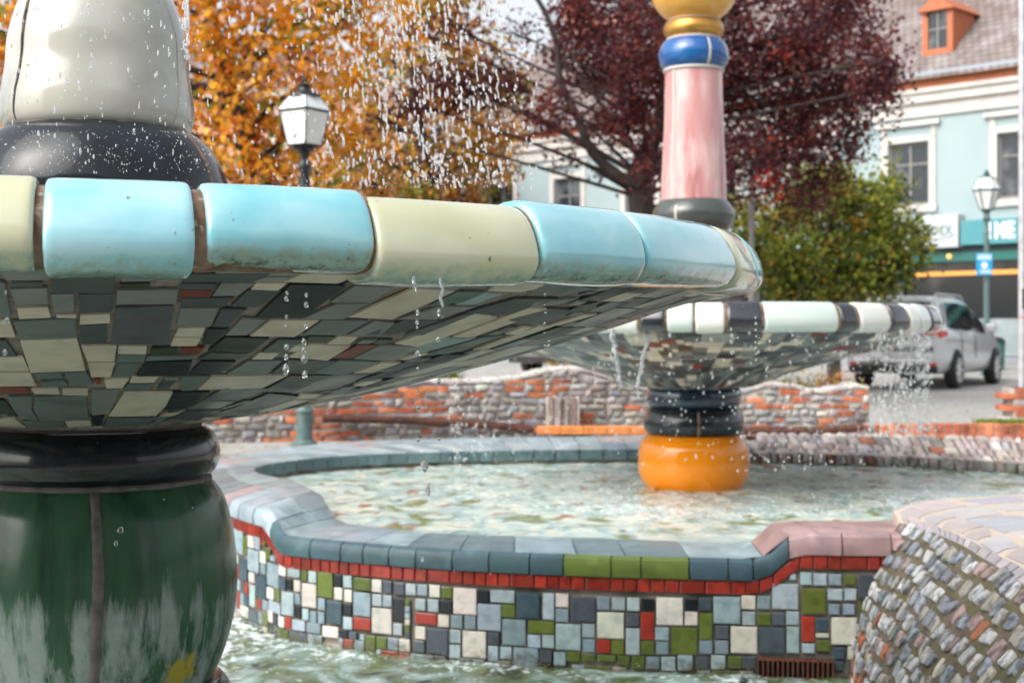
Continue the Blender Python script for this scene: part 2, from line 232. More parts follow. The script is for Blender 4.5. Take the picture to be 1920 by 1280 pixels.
def glaze(name,col,milk,dirt=0,rough=.10,streak=None):
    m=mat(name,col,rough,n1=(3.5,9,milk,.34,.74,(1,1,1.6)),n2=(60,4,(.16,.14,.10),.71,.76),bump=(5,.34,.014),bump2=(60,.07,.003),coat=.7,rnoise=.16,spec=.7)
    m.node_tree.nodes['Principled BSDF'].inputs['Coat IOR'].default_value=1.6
    if dirt:   # algae and lime that sit low on the tile, in a ragged band
        t=m.node_tree;N=t.nodes;L=t.links;b=N['Principled BSDF']
        src=b.inputs['Base Color'].links[0].from_socket
        at=N.new('ShaderNodeAttribute'); at.attribute_name='Col'
        sp=N.new('ShaderNodeSeparateColor'); L.new(at.outputs[0],sp.inputs[0])
        tc=N.new('ShaderNodeTexCoord'); no=N.new('ShaderNodeTexNoise'); no.inputs['Scale'].default_value=38; no.inputs['Detail'].default_value=8; no.inputs['Roughness'].default_value=.75; L.new(tc.outputs['Object'],no.inputs[0])
        ad=N.new('ShaderNodeMath'); ad.operation='MULTIPLY'; L.new(sp.outputs[0],ad.inputs[0]); L.new(no.outputs[0],ad.inputs[1])
        for lo,hi,c in((.24,.40,(.27,.38,.34)),(.43,.56,(.035,.04,.02))):
            mr=N.new('ShaderNodeMapRange'); mr.inputs[1].default_value=lo/dirt; mr.inputs[2].default_value=hi/dirt; L.new(ad.outputs[0],mr.inputs[0])
            mx=N.new('ShaderNodeMix'); mx.data_type='RGBA'; L.new(mr.outputs[0],mx.inputs[0]); L.new(src,mx.inputs[6]); mx.inputs[7].default_value=(*c,1); src=mx.outputs[2]
        L.new(src,b.inputs['Base Color'])
    return m
M['turq']=glaze('turquoise_glaze',(.10,.45,.53),(.50,.73,.77),dirt=.98)  # near rim milk colours: lime film, paled to put sky reflection into the glaze
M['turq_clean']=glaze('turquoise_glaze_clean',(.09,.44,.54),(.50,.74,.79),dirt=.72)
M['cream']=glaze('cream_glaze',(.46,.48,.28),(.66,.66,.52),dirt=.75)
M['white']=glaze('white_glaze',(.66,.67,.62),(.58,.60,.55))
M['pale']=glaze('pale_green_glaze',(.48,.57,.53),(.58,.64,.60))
M['black']=glaze('black_glaze',(.010,.013,.018),(.03,.033,.04))
def pot_mat():
    m=mat('green_pot_glaze',(.045,.125,.068),.24,spec=.35,n1=(3,4,(.018,.055,.036),.45,.7,(6,6,.6)),n2=(5,7,(.07,.12,.085),.52,.75,(5,5,.5)),coat=.12,bump=(5,.15,.01),bump2=(60,.08,.003))
    t=m.node_tree;N=t.nodes;L=t.links;b=N['Principled BSDF']; src=b.inputs['Base Color'].links[0].from_socket
    tc=N.new('ShaderNodeTexCoord'); sp=N.new('ShaderNodeSeparateXYZ'); L.new(tc.outputs['Object'],sp.inputs[0])
    mp=N.new('ShaderNodeMapping'); mp.inputs['Scale'].default_value=(9,9,.8); L.new(tc.outputs['Object'],mp.inputs[0])
    no=N.new('ShaderNodeTexNoise'); no.inputs['Scale'].default_value=1.0; no.inputs['Detail'].default_value=10; no.inputs['Roughness'].default_value=.72; L.new(mp.outputs[0],no.inputs[0])
    zr=N.new('ShaderNodeMapRange'); zr.inputs[1].default_value=-.48; zr.inputs[2].default_value=-.72; zr.inputs[3].default_value=-.30; zr.inputs[4].default_value=.055; L.new(sp.outputs[2],zr.inputs[0])
    ad=N.new('ShaderNodeMath'); L.new(no.outputs[0],ad.inputs[0]); L.new(zr.outputs[0],ad.inputs[1])
    mr=N.new('ShaderNodeMapRange'); mr.inputs[1].default_value=.50; mr.inputs[2].default_value=.60; L.new(ad.outputs[0],mr.inputs[0])
    n2=N.new('ShaderNodeTexNoise'); n2.inputs['Scale'].default_value=30; n2.inputs['Detail'].default_value=6; L.new(tc.outputs['Object'],n2.inputs[0])
    c2=N.new('ShaderNodeMix'); c2.data_type='RGBA'; c2.inputs[6].default_value=(.42,.47,.45,1); c2.inputs[7].default_value=(.20,.27,.25,1); L.new(n2.outputs[0],c2.inputs[0])
    mx=N.new('ShaderNodeMix'); mx.data_type='RGBA'; L.new(mr.outputs[0],mx.inputs[0]); L.new(src,mx.inputs[6]); L.new(c2.outputs[2],mx.inputs[7])
    # yellow worn patch round one spot
    vd=N.new('ShaderNodeVectorMath'); vd.operation='DISTANCE'; L.new(tc.outputs['Object'],vd.inputs[0]); vd.inputs[1].default_value=(.275,-.20,-.885)
    ym=N.new('ShaderNodeMapRange'); ym.inputs[1].default_value=.10; ym.inputs[2].default_value=.03; ym.inputs[3].default_value=-.25; ym.inputs[4].default_value=.14; L.new(vd.outputs['Value'],ym.inputs[0])
    n3=N.new('ShaderNodeTexNoise'); n3.inputs['Scale'].default_value=42; n3.inputs['Detail'].default_value=9; n3.inputs['Roughness'].default_value=.8; L.new(tc.outputs['Object'],n3.inputs[0])
    a2=N.new('ShaderNodeMath'); L.new(ym.outputs[0],a2.inputs[0]); L.new(n3.outputs[0],a2.inputs[1])
    m2=N.new('ShaderNodeMapRange'); m2.inputs[1].default_value=.52; m2.inputs[2].default_value=.62; L.new(a2.outputs[0],m2.inputs[0])
    my=N.new('ShaderNodeMix'); my.data_type='RGBA'; L.new(m2.outputs[0],my.inputs[0]); L.new(mx.outputs[2],my.inputs[6]); my.inputs[7].default_value=(.42,.34,.035,1)
    L.new(my.outputs[2],b.inputs['Base Color'])
    r2=N.new('ShaderNodeMapRange'); r2.inputs[3].default_value=.22; r2.inputs[4].default_value=.5; L.new(mr.outputs[0],r2.inputs[0]); L.new(r2.outputs[0],b.inputs['Roughness'])
    return m
M['pot']=pot_mat()
M['vase']=mat('pale_vase_glaze',(.43,.43,.38),.12,n1=(3.2,5,(.25,.26,.22),.50,.68),n2=(34,5,(.16,.15,.07),.70,.74),bump=(4,.25,.02),bump2=(50,.06,.003),coat=.5,rnoise=.1)
M['blackpot']=mat('black_pot_glaze',(.010,.013,.016),.12,n1=(90,2,(.35,.38,.40),.70,.74),n2=(5,4,(.02,.03,.04),.4,.7),coat=.1,spec=.35,bump=(6,.2,.01))
M['blackring']=mat('black_ring_glaze',(.006,.009,.012),.2,n1=(4,4,(.012,.022,.032),.45,.7,(5,5,.8)),coat=.3,bump=(30,.1,.004))
M['orange']=mat('orange_glaze',(.90,.27,.004),.12,n1=(4,4,(.90,.95,1,1),.4,.7),coat=.3,bump=(8,.2,.01))
M['bluepot']=mat('blue_glaze',(.010,.075,.26),.14,n1=(5,5,(.015,.13,.34),.45,.7),coat=.5)
M['navy']=mat('navy_glaze',(.006,.022,.045),.12,n1=(5,5,(.012,.05,.08),.45,.7),coat=.6)
M['gold']=mat('gold_glaze',(.55,.30,.07),.32,metal=.75,n1=(9,5,(.7,.7,.7,1),.4,.7))
M['yellow']=mat('yellow_glaze',(.72,.38,.07),.16,n1=(5,5,(.85,.85,.8,1),.4,.7),coat=.5)
M['pink']=mat('pink_glaze',(.53,.27,.26),.28,n1=(1.6,7,(.40,.16,.16),.48,.70,(6,6,.9)),n2=(1.6,7,(.62,.42,.40),.48,.66,(8,8,1.6)),coat=.4,bump=(20,.1,.004))
M['greyring']=mat('grey_glaze',(.055,.065,.06),.2,coat=.4)
M['pale_seam']=mat('pale_seam',(.50,.46,.42),.8,bump=(60,.4,.003))
M['coping']=mat('coping_glaze',(1,1,1),.36,attr=True,n1=(7,6,(.62,.68,.70,1),.45,.72),n2=(9,6,(1.5,1.5,1.5,1),.55,.75),coat=.4,bump=(14,.2,.006),rnoise=.15)
M['coping'].node_tree.nodes['Principled BSDF'].inputs['Coat Weight'].default_value=.12
M['redband']=mat('red_brick_glaze',(1,1,1),.24,attr=True,n1=(16,6,(.45,.35,.3,1),.45,.7),coat=.4,bump=(30,.2,.004))
M['stone']=mat('rubble_stone',(1,1,1),.9,attr=True,n1=(5,8,(.55,.53,.52,1),.42,.66),n2=(26,6,(1.35,1.33,1.28,1),.5,.7),bump=(18,.8,.02),bump2=(80,.4,.004))
M['cobble']=mat('cobble_stone',(1,1,1),.7,attr=True,n1=(30,7,(.40,.42,.45,1),.48,.62),n2=(12,5,(1.25,1.25,1.22,1),.45,.7),bump=(40,.8,.008))
M['cobmortar']=mat('mossy_mortar',(.115,.090,.060),.95,n1=(6,6,(.085,.085,.035),.42,.62),n2=(20,6,(.07,.055,.04),.5,.68),bump=(40,.8,.008))
M['flag']=mat('flagstone',(1,1,1),.7,attr=True,n1=(7,6,(.8,.8,.82,1),.4,.7),bump=(30,.4,.005))
M['flagmortar']=mat('pale_mortar',(.46,.38,.31),.9,n1=(12,6,(.45,.38,.32),.4,.7),bump=(50,.6,.005))
M['teal_paint']=mat('teal_paint',(.045,.115,.115),.42,n1=(14,5,(.7,.7,.7,1),.45,.7))
M['greyteal']=mat('grey_green_paint',(.10,.16,.155),.45,n1=(14,5,(.7,.7,.7,1),.45,.7))
M['galv']=mat('galvanised_metal',(.50,.50,.52),.42,metal=.35,n1=(9,5,(.75,.75,.78,1),.45,.7))
M['darkmetal']=mat('dark_metal',(.025,.030,.033),.4,metal=.3)
M['lampglass']=mat('opal_lamp_glass',(.74,.74,.72),.25,n1=(4,3,(.9,.9,.9,1),.4,.7))
M['lampwhite']=mat('white_lamp_roof',(.80,.82,.83),.3)
M['rust']=mat('rusty_iron',(.10,.040,.026),.75,n1=(12,6,(.05,.025,.02),.42,.62),n2=(30,5,(.22,.08,.04),.55,.7),bump=(40,.5,.006))
M['orangebrick']=mat('orange_glazed_block',(.62,.22,.06),.5,n1=(10,5,(.75,.7,.65,1),.4,.7))
# ------------------------------------------------------------------ the two fountains
NC=(-1.135,3.9); FC=(1.252,9.8)
BOWL=[(0.325,-0.243),(0.5,-0.220),(0.8,-0.160),(1.1,-0.084),(1.4,0.004),(1.6,0.076),(1.70,0.100)]
def prof_z(P,r):
    if r<=P[0][0]: return P[0][1]
    for a,b in zip(P,P[1:]):
        if r<=b[0]: return a[1]+(b[1]-a[1])*(r-a[0])/(b[0]-a[0])
    return P[-1][1]
def bowl_surf(P):
    def f(t,r):
        e=.01; z=prof_z(P,r); dz=(prof_z(P,r+e)-prof_z(P,r-e))/(2*e)
        n=Vector((math.sin(t)*dz,-math.cos(t)*dz,-1)).normalized()
        return Vector((r*math.sin(t),-r*math.cos(t),z)),n
    return f
def px_theta(px,c,Rr):      # angle round the axis c of the near side point seen in direction px
    k=(px-960)/F; A=k*k+1; B=-2*(k*c[0]+c[1]); C_=c[0]**2+c[1]**2-Rr*Rr
    D=max(B*B-4*A*C_,0); y=(-B-math.sqrt(D))/(2*A)
    return math.atan2(k*y-c[0],-(y-c[1]))
def ring_profile(hr,hz,n=28,p=2.5):
    out=[]
    for k in range(n):
        a=2*math.pi*k/n; c,s=math.cos(a),math.sin(a)
        out.append((hr*math.copysign(abs(c)**(2/p),c),hz*math.copysign(abs(s)**(2/p),s)))
    return out
def rim_tile(mb,t0,t1,Rc,zc,hr,hz,dz=0,lip=.012,end=.010,seed=0,nn=28,p=2.5):
    """a glazed half pipe over the rim; red channel of Col = how low on the tile"""
    pr=ring_profile(1,1,nn,p); L=(t1-t0)*Rc; st=[0,end*.25/L,end*.7/L,end*1.6/L]; m=max(4,int(L/.035)); 
    st=st+[end*1.6/L+(1-3.2*end/L)*k/m for k in range(1,m)]+[1-x for x in st[::-1]]
    sc=[.90,.965,.99,1.0]+[1.0]*(m-1)+[1.0,.99,.965,.90]
    vs=[];fs=[];cs=[]; n=len(pr)
    for i,(s,k) in enumerate(zip(st,sc)):
        t=t0+(t1-t0)*s
        for j,(a,b) in enumerate(pr):
            w=1+.02*noise.noise(Vector((math.cos(t)*Rc*5+seed,math.sin(t)*Rc*5,b*1.3)))+.010*noise.noise(Vector((math.cos(t)*Rc*22,math.sin(t)*Rc*22+seed,b*2)))
            r=Rc+(a-.30*b*(1 if a>0 else 0)*a)*hr*k*w; z=zc+b*hz*k*w+dz
            if b<-.7: z-=lip*(.5+.5*noise.noise(Vector((t*9+seed,seed,0))))*k
            vs.append((r*math.sin(t),-r*math.cos(t),z)); low=min(1,max(0,(-b-.0)/.95)) if a>-.3 else 0
            cs.append((low,0,0))
    q=len(st)
    for i in range(q-1):
        for j in range(n): fs.append((i*n+j,i*n+(j+1)%n,(i+1)*n+(j+1)%n,(i+1)*n+j))
    fs.append(tuple(range(n))); fs.append(tuple((q-1)*n+j for j in range(n))[::-1])
    mb.add(vs,fs,cs)
def circ_pad(pr,n):  # inner dish following the top of the bowl
    return pr

def mosaic_bowl(parent,P,tiles,t_lo,t_hi,seed,cell_t,cell_r,r_hi=1.69,sizes=None):
    surf=bowl_surf(P); mb=MB(); r_lo=P[0][0]+.01
    nu=int((t_hi-t_lo)/cell_t); nv=int((r_hi-r_lo)/cell_r); occ=[[False]*nu for _ in range(nv)]
    def inside(q,x,y):
        s=0
        for i in range(4):
            a=q[i];b=q[(i+1)%4]; cr=(b[0]-a[0])*(y-a[1])-(b[1]-a[1])*(x-a[0])
            if cr>0: s+=1
            elif cr<0: s-=1
        return abs(s)==4
    for c,q in tiles:
        w=max(abs(q[0][0]-q[1][0]),.02)*1.2; nu2=max(1,int(w/.06)); nv2=max(1,int(abs(q[0][1]-q[3][1])/.12))
        slab(mb,surf,q,.0008,PAL[c],nu=nu2,nv=nv2,inset=.02,colv=.06)
        # mark cells
        us=[p[0] for p in q]; rs=[p[1] for p in q]
        cx=sum(us)/4; cy=sum(rs)/4
        g=[(cx+(a-cx)*1.0+math.copysign(.004,a-cx),cy+(b-cy)+math.copysign(.006,b-cy)) for a,b in q]
        for j in range(max(0,int((min(rs)-r_lo)/cell_r)-1),min(nv,int((max(rs)-r_lo)/cell_r)+2)):
            for i in range(max(0,int((min(us)-t_lo)/cell_t)-1),min(nu,int((max(us)-t_lo)/cell_t)+2)):
                for fx,fy in((.5,.5),(.1,.1),(.9,.1),(.1,.9),(.9,.9)):
                    if inside(g,t_lo+(i+fx)*cell_t,r_lo+(j+fy)*cell_r): occ[j][i]=True;break
    rnd=random.Random(seed)
    # radial joints: widen cells towards the middle by merging more of them
    sizes=sizes or [(3,5),(4,4),(5,3),(2,3),(3,2),(6,5),(2,5),(5,6),(3,3),(4,2),(2,2),(6,3)]
    for (i,j,a,b) in pack(nu,nv,occ,sizes,rnd):
        u0=t_lo+i*cell_t;u1=u0+a*cell_t;v0=r_lo+j*cell_r;v1=v0+b*cell_r; rm=(v0+v1)/2
        gu=.0024/rm; gv=.0024
        c=rnd.choices('cgtdsrok',[20,26,17,13,9,5,3,6])[0]
        if a*b<=1: c=rnd.choice('gtds')
        j1=rnd.uniform(-.3,.3)*gu; 
        slab(mb,surf,[(u0+gu+j1,v1-gv),(u1-gu+j1,v1-gv),(u1-gu-j1,v0+gv),(u0+gu-j1,v0+gv)],.0008,PAL[c],nu=max(1,int((u1-u0)/.07)),nv=max(1,int((v1-v0)/.12)),inset=.02,colv=.12)
    return mb.build('mosaic',M['mosaic'],parent)

def parse_bowl(s):
    out=[]
    for l in s.split(';'):
        n=[int(x)/1000 for x in l[1:].split(',')]; q=[(n[2*i],n[2*i+1]) for i in range(4)]
        # orient so u grows with index 0->1
        if q[1][0]<q[0][0]: q=[q[1],q[0],q[3],q[2]]
        out.append((l[0],q))
    return out
def wobf(amp,s,seed):
    return lambda a,z: amp*noise.noise(Vector((math.sin(a)*s+seed,math.cos(a)*s,z*s*2)))

# ---- near fountain
near=thing('fountain','near fountain with turquoise and cream rimmed bowl on a green pot, pale vase on top','fountain',(NC[0],NC[1],CZ))
k_=3.9/F
def nz(y): return (620-y)*k_
bowl=MB().lathe([(.28,-.255)]+[(r,z+.006) for r,z in BOWL]+[(1.72,.10),(1.74,.16),(1.66,.17),(1.2,.09),(.6,.04),(.2,.03)],96,col=(1,1,1)).build('bowl',M['grout'],near,smooth=40)
mosaic_bowl(bowl,BOWL,parse_bowl(BOWL_TILES),-1.15,2.15,5,.030,.030)
RC,ZC,HR,HZ=1.705,.1655,.088,.0735
core=MB(); rim_tile(core,-1.3,5.0,RC,ZC,HR-.014,HZ-.010,seed=3); core.build('rim_core',M['grout_brown'],bowl,smooth=50)
edges=[(-260,62,'cream',.004,1.0),(80,365,'turq_clean',.0,1.02),(388,700,'turq',.006,.94),(705,1005,'cream',-.009,.99),(1011,1203,'turq',.002,1.0),(1209,1372,'turq',.002,.98)]
tl=[]
for a,b,m,dz,k in edges: tl.append((px_theta(a,NC,RC+HR*.9),px_theta(b,NC,RC+HR*.9),m,dz,k))
t=tl[-1][1]+.012
for L_,m in((.10,'cream'),(.17,'turq'),(.13,'turq'),(.2,'cream'),(.17,'turq'),(.17,'turq_clean'),(.16,'cream'),(.18,'turq'),(.17,'turq_clean'),(.17,'cream'),(.18,'turq'),(.17,'turq_clean'),(.17,'cream'),(.18,'turq'),(.17,'turq')):
    if t+L_>4.9: break
    tl.append((t,t+L_,m,random.uniform(-.004,.004),random.uniform(.97,1.02))); t+=L_+.012
t=tl[0][0]-.012
for m in('turq','cream','turq','turq_clean','cream'): tl.append((t-.17,t,m,0,1)); t-=.182
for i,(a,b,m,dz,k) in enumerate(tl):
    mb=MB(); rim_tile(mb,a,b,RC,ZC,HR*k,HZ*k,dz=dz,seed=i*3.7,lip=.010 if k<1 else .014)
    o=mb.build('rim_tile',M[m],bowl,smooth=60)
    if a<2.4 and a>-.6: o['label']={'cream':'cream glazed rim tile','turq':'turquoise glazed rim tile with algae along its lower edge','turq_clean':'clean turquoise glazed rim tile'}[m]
# vase and black disc
def P_(L): return [(r*k_,nz(y)) for y,r in L]
disc=MB().lathe(spl(P_([(244,150),(252,176),(266,197),(292,218),(326,236),(370,247),(440,240)]),4),96,wob=wobf(.01,3,1)).build('black_disc',M['blackpot'],near,smooth=60)
va=MB().lathe(spl(P_([(-140,118),(-70,110),(-30,122),(0,138),(30,150),(80,162),(130,165),(170,171),(200,175),(228,174),(243,169),(251,160),(253,148)]),5),96,wob=wobf(.016,2.5,4)).build('vase',M['vase'],near,smooth=60)
def seam(parent,P,th,w,off,m,name='mortar_seam',wave=0):
    mb=MB(); Q=P; vs=[];fs=[]
    for i,(r,z) in enumerate(Q):
        a=th+wave*math.sin(z*9+1)+.006*noise.noise(Vector((z*40,th,0)))
        ww=w*(1+.25*noise.noise(Vector((z*30,2,th))))
        for s,o in((-1,-.004),(-.7,off*.8),(0,off),(.7,off*.8),(1,-.004)):
            rr=r+o; t=a+s*ww/2/max(r,.05); vs.append((rr*math.sin(t),-rr*math.cos(t),z))
    n=5
    for i in range(len(Q)-1):
        for j in range(n-1): fs.append((i*n+j,i*n+j+1,(i+1)*n+j+1,(i+1)*n+j))
    return mb.add(vs,fs).build(name,m,parent,smooth=True)
TV=.283
M['darkseam']=mat('dark_seam',(.05,.045,.04),.8,n1=(30,5,(.16,.13,.11),.5,.7))
seam(va,spl(P_([(-140,118),(-70,110),(-30,122),(0,138),(30,150),(80,162),(130,165),(170,171),(200,175),(228,174),(243,169)]),8),TV-math.asin(.82),.010,.0035,M['darkseam'],wave=.05)
seam(va,spl(P_([(0,138),(30,150),(80,162),(130,165),(170,171),(200,175),(228,174),(243,169)]),8),TV+math.asin(.80),.005,.001,M['vase'],name='glaze_ridge',wave=.1)
seam(disc,spl(P_([(252,176),(266,197),(292,218),(326,236),(370,247)]),8),TV+math.asin(.82),.018,.002,M['grout_brown'],wave=.0)
MB().lathe([(r+.006,z) for r,z in P_([(246,158),(250,165)])]+[(r,z) for r,z in P_([(254,168),(254,150)])],72,wob=wobf(.02,9,2)).build('mortar_collar',M['mortar'],va,smooth=True)
# ring under the bowl, pot, base
MB().lathe(P_([(793,180),(797,190),(803,190),(808,180)]),64,wob=wobf(.01,6,2)).build('mortar_collar',M['mortar'],near,smooth=True)
ring=MB().lathe(spl(P_([(798,186),(802,200),(814,214),(835,222),(856,224),(878,217),(891,204),(896,188)]),6),96,wob=wobf(.006,5,2)).build('black_ring',M['blackring'],near,smooth=60)
seam(ring,spl(P_([(812,205),(824,216),(850,223),(876,217),(892,203)]),6),TV+math.asin(.905),.014,.003,M['mortar'])
MB().lathe(P_([(888,196),(893,207),(899,209),(906,205)]),72,wob=wobf(.012,7,9)).build('mortar_collar',M['mortar'],near,smooth=True)
POTP=spl(P_([(896,200),(908,216),(940,235),(1000,249),(1060,255),(1110,256),(1160,250),(1210,238),(1250,222),(1280,204),(1292,190)]),6)
pot=MB().lathe(POTP,128,wob=wobf(.012,3,7)).build('pot',M['pot'],near,smooth=True)
seam(pot,POTP,TV-.018,.031,.0045,M['mortar'],wave=.02)
for th in(2.4,4.4): seam(pot,POTP,th,.03,.004,M['mortar'])
base=MB().lathe(spl(P_([(1268,205),(1276,232),(1310,250),(1350,240),(1380,220)]),4),64).build('base_ring',M['blackring'],near,smooth=True)
MB().lathe(P_([(1375,215),(1500,240),(1720,260)]),48).build('foot',M['grout'],near,smooth=True)

# ---- far fountain
far=thing('fountain','far fountain with black and white rimmed bowl on an orange base, pink column above','fountain',(FC[0],FC[1],CZ))
kf=9.8/F
def Q_(L): return [(r*kf,(620-y)*kf) for y,r in L]
RCF=1.562; HRF=.085; HZF=.088
BF=[(.30,-.395),(.42,-.375),(.62,-.300),(.9,-.215),(1.2,-.135),(1.45,-.06),(1.56,.0)]
b2=MB().lathe([(.25,-.40)]+[(r,z+.006) for r,z in BF]+[(1.60,.05),(1.60,.12),(1.5,.13),(1.0,.06),(.2,.02)],80).build('bowl',M['grout'],far,smooth=40)
mosaic_bowl(b2,BF,[],-1.9,1.9,11,.034,.036,r_hi=1.55,sizes=[(2,2),(3,2),(2,3),(3,3),(2,1),(4,3),(3,4),(1,2)])
ZF=.080
core=MB(); rim_tile(core,-math.pi,math.pi-.001,RCF,ZF,HRF-.01,HZF-.01,nn=20); core.build('rim_core',M['grout_brown'],b2,smooth=50)
seq=[(1090,1196,'white'),(1201,1246,'black'),(1251,1299,'pale'),(1304,1358,'white'),(1364,1428,'black'),(1434,1570,'pale'),(1576,1606,'black'),(1611,1666,'white'),(1671,1700,'black'),(1704,1722,'white'),(1724,1741,'pale')]
ft=[(px_theta(a,FC,RCF+HRF*.8),px_theta(b,FC,RCF+HRF*.8),m) for a,b,m in seq]
t=ft[-1][1]+.02; i=0
while t<2*math.pi+ft[0][0]-.2:
    m=('black','white','black','pale','white')[i%5]; L_=(.13,.2,.1,.24,.15)[i%5]; ft.append((t,t+L_,m)); t+=L_+.02; i+=1
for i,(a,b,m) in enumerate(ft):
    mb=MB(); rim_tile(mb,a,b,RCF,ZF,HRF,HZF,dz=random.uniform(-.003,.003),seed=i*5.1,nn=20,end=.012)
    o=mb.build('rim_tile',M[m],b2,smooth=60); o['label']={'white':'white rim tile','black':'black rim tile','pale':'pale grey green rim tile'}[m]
def lf(name,L,m,seg=64,n=5,w=.006,seed=1): return MB().lathe(spl(Q_(L),n),seg,wob=wobf(w,3,seed)).build(name,m,far,smooth=60)
ob=lf('orange_base',[(810,75),(815,87),(824,96),(838,102),(860,104),(884,103),(899,98),(911,90),(925,78)],M['orange'])
r1=lf('navy_ring',[(722,80),(728,86),(742,89),(756,87),(764,80)],M['navy'])
r2=lf('black_ring',[(762,80),(768,88),(790,94),(806,91),(816,82),(822,70)],M['blackring'])
seam(r2,spl(Q_([(768,88),(790,94),(806,91),(816,82)]),4),.1-.13,.02,.002,M['grout_brown'])
gr=lf('grey_ring',[(372,55),(380,66),(396,76),(410,77),(424,72),(440,60),(480,60)],M['greyring'])
seam(gr,spl(Q_([(380,64),(396,76),(410,77),(424,72)]),4),-.13-.44,.022,.003,M['pale_seam'])
pc=lf('pink_column',[(130,47),(136,53),(160,54),(240,56),(320,59.5),(376,61.5),(384,60),(386,50)],M['pink'],w=.012)
seam(pc,spl(Q_([(136,55),(160,56),(240,57),(320,59.5),(380,61)]),6),-.13-.72,.022,.003,M['pale_seam'],wave=.02)
MB().lathe(Q_([(127,50),(131,57),(136,57),(138,50)]),48).build('mortar_collar',M['pale_seam'],far,smooth=True)
MB().lathe(Q_([(381,50),(384,62),(387,62),(390,50)]),48).build('mortar_collar',M['pale_seam'],far,smooth=True)
br=lf('blue_ring',[(74,44),(80,56),(94,64),(106,66),(120,63),(132,54),(136,46)],M['bluepot'])
seam(br,spl(Q_([(80,56),(94,64),(106,66),(120,63),(132,54)]),4),-.13+.48,.024,.003,M['pale_seam'])
MB().lathe(Q_([(70,40),(74,51),(77,51),(80,44)]),48).build('mortar_collar',M['pale_seam'],far,smooth=True)
lf('gold_ring',[(38,42),(44,52),(56,56),(66,54),(74,46)],M['gold'])
lf('yellow_ball',[(-100,10),(-95,30),(-70,58),(-30,77),(0,78),(22,66),(36,50),(44,38)],M['yellow'])
MB().lathe(Q_([(34,42),(38,47),(42,47),(45,40)]),48).build('mortar_collar',M['pale_seam'],far,smooth=True)
# ------------------------------------------------------------------ upper basin
def path_pts():
    n=len(BASIN);out=[];s=0; SUB=40
    for i in range(n):
        P=[BASIN[(i+k)%n] for k in(-1,0,1,2)]
        for j in range(SUB):
            t=j/SUB
            def cr(p0,p1,p2,p3): return tuple(.5*((2*b)+(-a+c)*t+(2*a-5*b+4*c-d)*t*t+(-a+3*b-3*c+d)*t**3) for a,b,c,d in zip(p0,p1,p2,p3))
            o=cr(*[p[:2] for p in P]); q=cr(*[p[2:4] for p in P]); zo=P[1][4]*(1-t)+P[2][4]*t; zi=P[1][5]*(1-t)+P[2][5]*t
            if out: s+=math.hypot(o[0]-out[-1][1][0],o[1]-out[-1][1][1])
            out.append((s,Vector((o[0],o[1])),Vector((q[0],q[1])),zo,zi))
    return out
PATH=path_pts()
# STEP: the left hand step of the coping down to the spillway
PATH=[(s,o,q,(-1.055 if s<3.98 else -1.055+.113*min(1,(s-3.98)/.22)) if 3.8<s<4.68 else zo,(-1.065 if s<3.98 else -1.065+.115*min(1,(s-3.98)/.22)) if 3.8<s<4.68 else zi) for s,o,q,zo,zi in PATH]
TOT=PATH[-1][0]
import bisect
PS=[p[0] for p in PATH]
def at_s(s):
    s=s%TOT; i=min(bisect.bisect_right(PS,s)-1,len(PATH)-2); a,b=PATH[i],PATH[i+1]; t=(s-a[0])/max(b[0]-a[0],1e-6)
    return a[1].lerp(b[1],t),a[2].lerp(b[2],t),a[3]*(1-t)+b[3]*t,a[4]*(1-t)+b[4]*t
def s_of(px): 
    k=(px-960)/F; best=None
    for a,b in zip(PATH,PATH[1:]):
        fa=a[1].x-k*a[1].y; fb=b[1].x-k*b[1].y
        if fa*fb<=0 and fa!=fb:
            t=fa/(fa-fb); y=a[1].y+(b[1].y-a[1].y)*t
            if best is None or y<best[0]: best=(y,a[0]+(b[0]-a[0])*t)
    return best[1]
def wall_n(s):
    a=at_s(s-.03)[0];b=at_s(s+.03)[0]; d=(b-a).normalized(); 
    # path runs right -> front -> left -> back; outside is to the left of travel
    n=Vector((-d.y,d.x)); c=Vector((1.2,9.3)); 
    return n if n.dot(at_s(s)[0]-c)>0 else -n
def wall_surf(s,z):
    o=at_s(s)[0]; n=wall_n(s); return Vector((o.x,o.y,z+CZ)),Vector((n.x,n.y,0))
basin=thing('fountain_basin','raised pool basin with a checkered tile wall and slate blue coping round the far fountain','basin',(0,0,0))
# core: wall + bed
mb=MB(); prof_n=9; vs=[];fs=[]; N_=len(PATH)
for (s,o,q,zo,zi) in PATH:
    n=wall_n(s); io=o-n*.02; m=(o-q)
    L=[(o-n*.012,-2.1),(o-n*.012,zo-.17),(o-n*.012,zo-.03),(o-n*.05,zo-.020),(q+m*.1,zi-.022),(q+m*.03,zi-.035),(q+m*.02,-1.35)]
    vs+= [(p.x,p.y,z+CZ) for p,z in L]
for i in range(N_):
    for j in range(6): fs.append((i*7+j,((i+1)%N_)*7+j,((i+1)%N_)*7+j+1,i*7+j+1))
mb.add(vs,fs); core=mb.build('wall',[M['groutw'],M['palegrout']],basin,smooth=30)
core.data.polygons.foreach_set('material_index',[1 if (j in(2,3,4)) and not(1.3<PATH[i][0]<4.3) else 0 for i in range(N_) for j in range(6)])
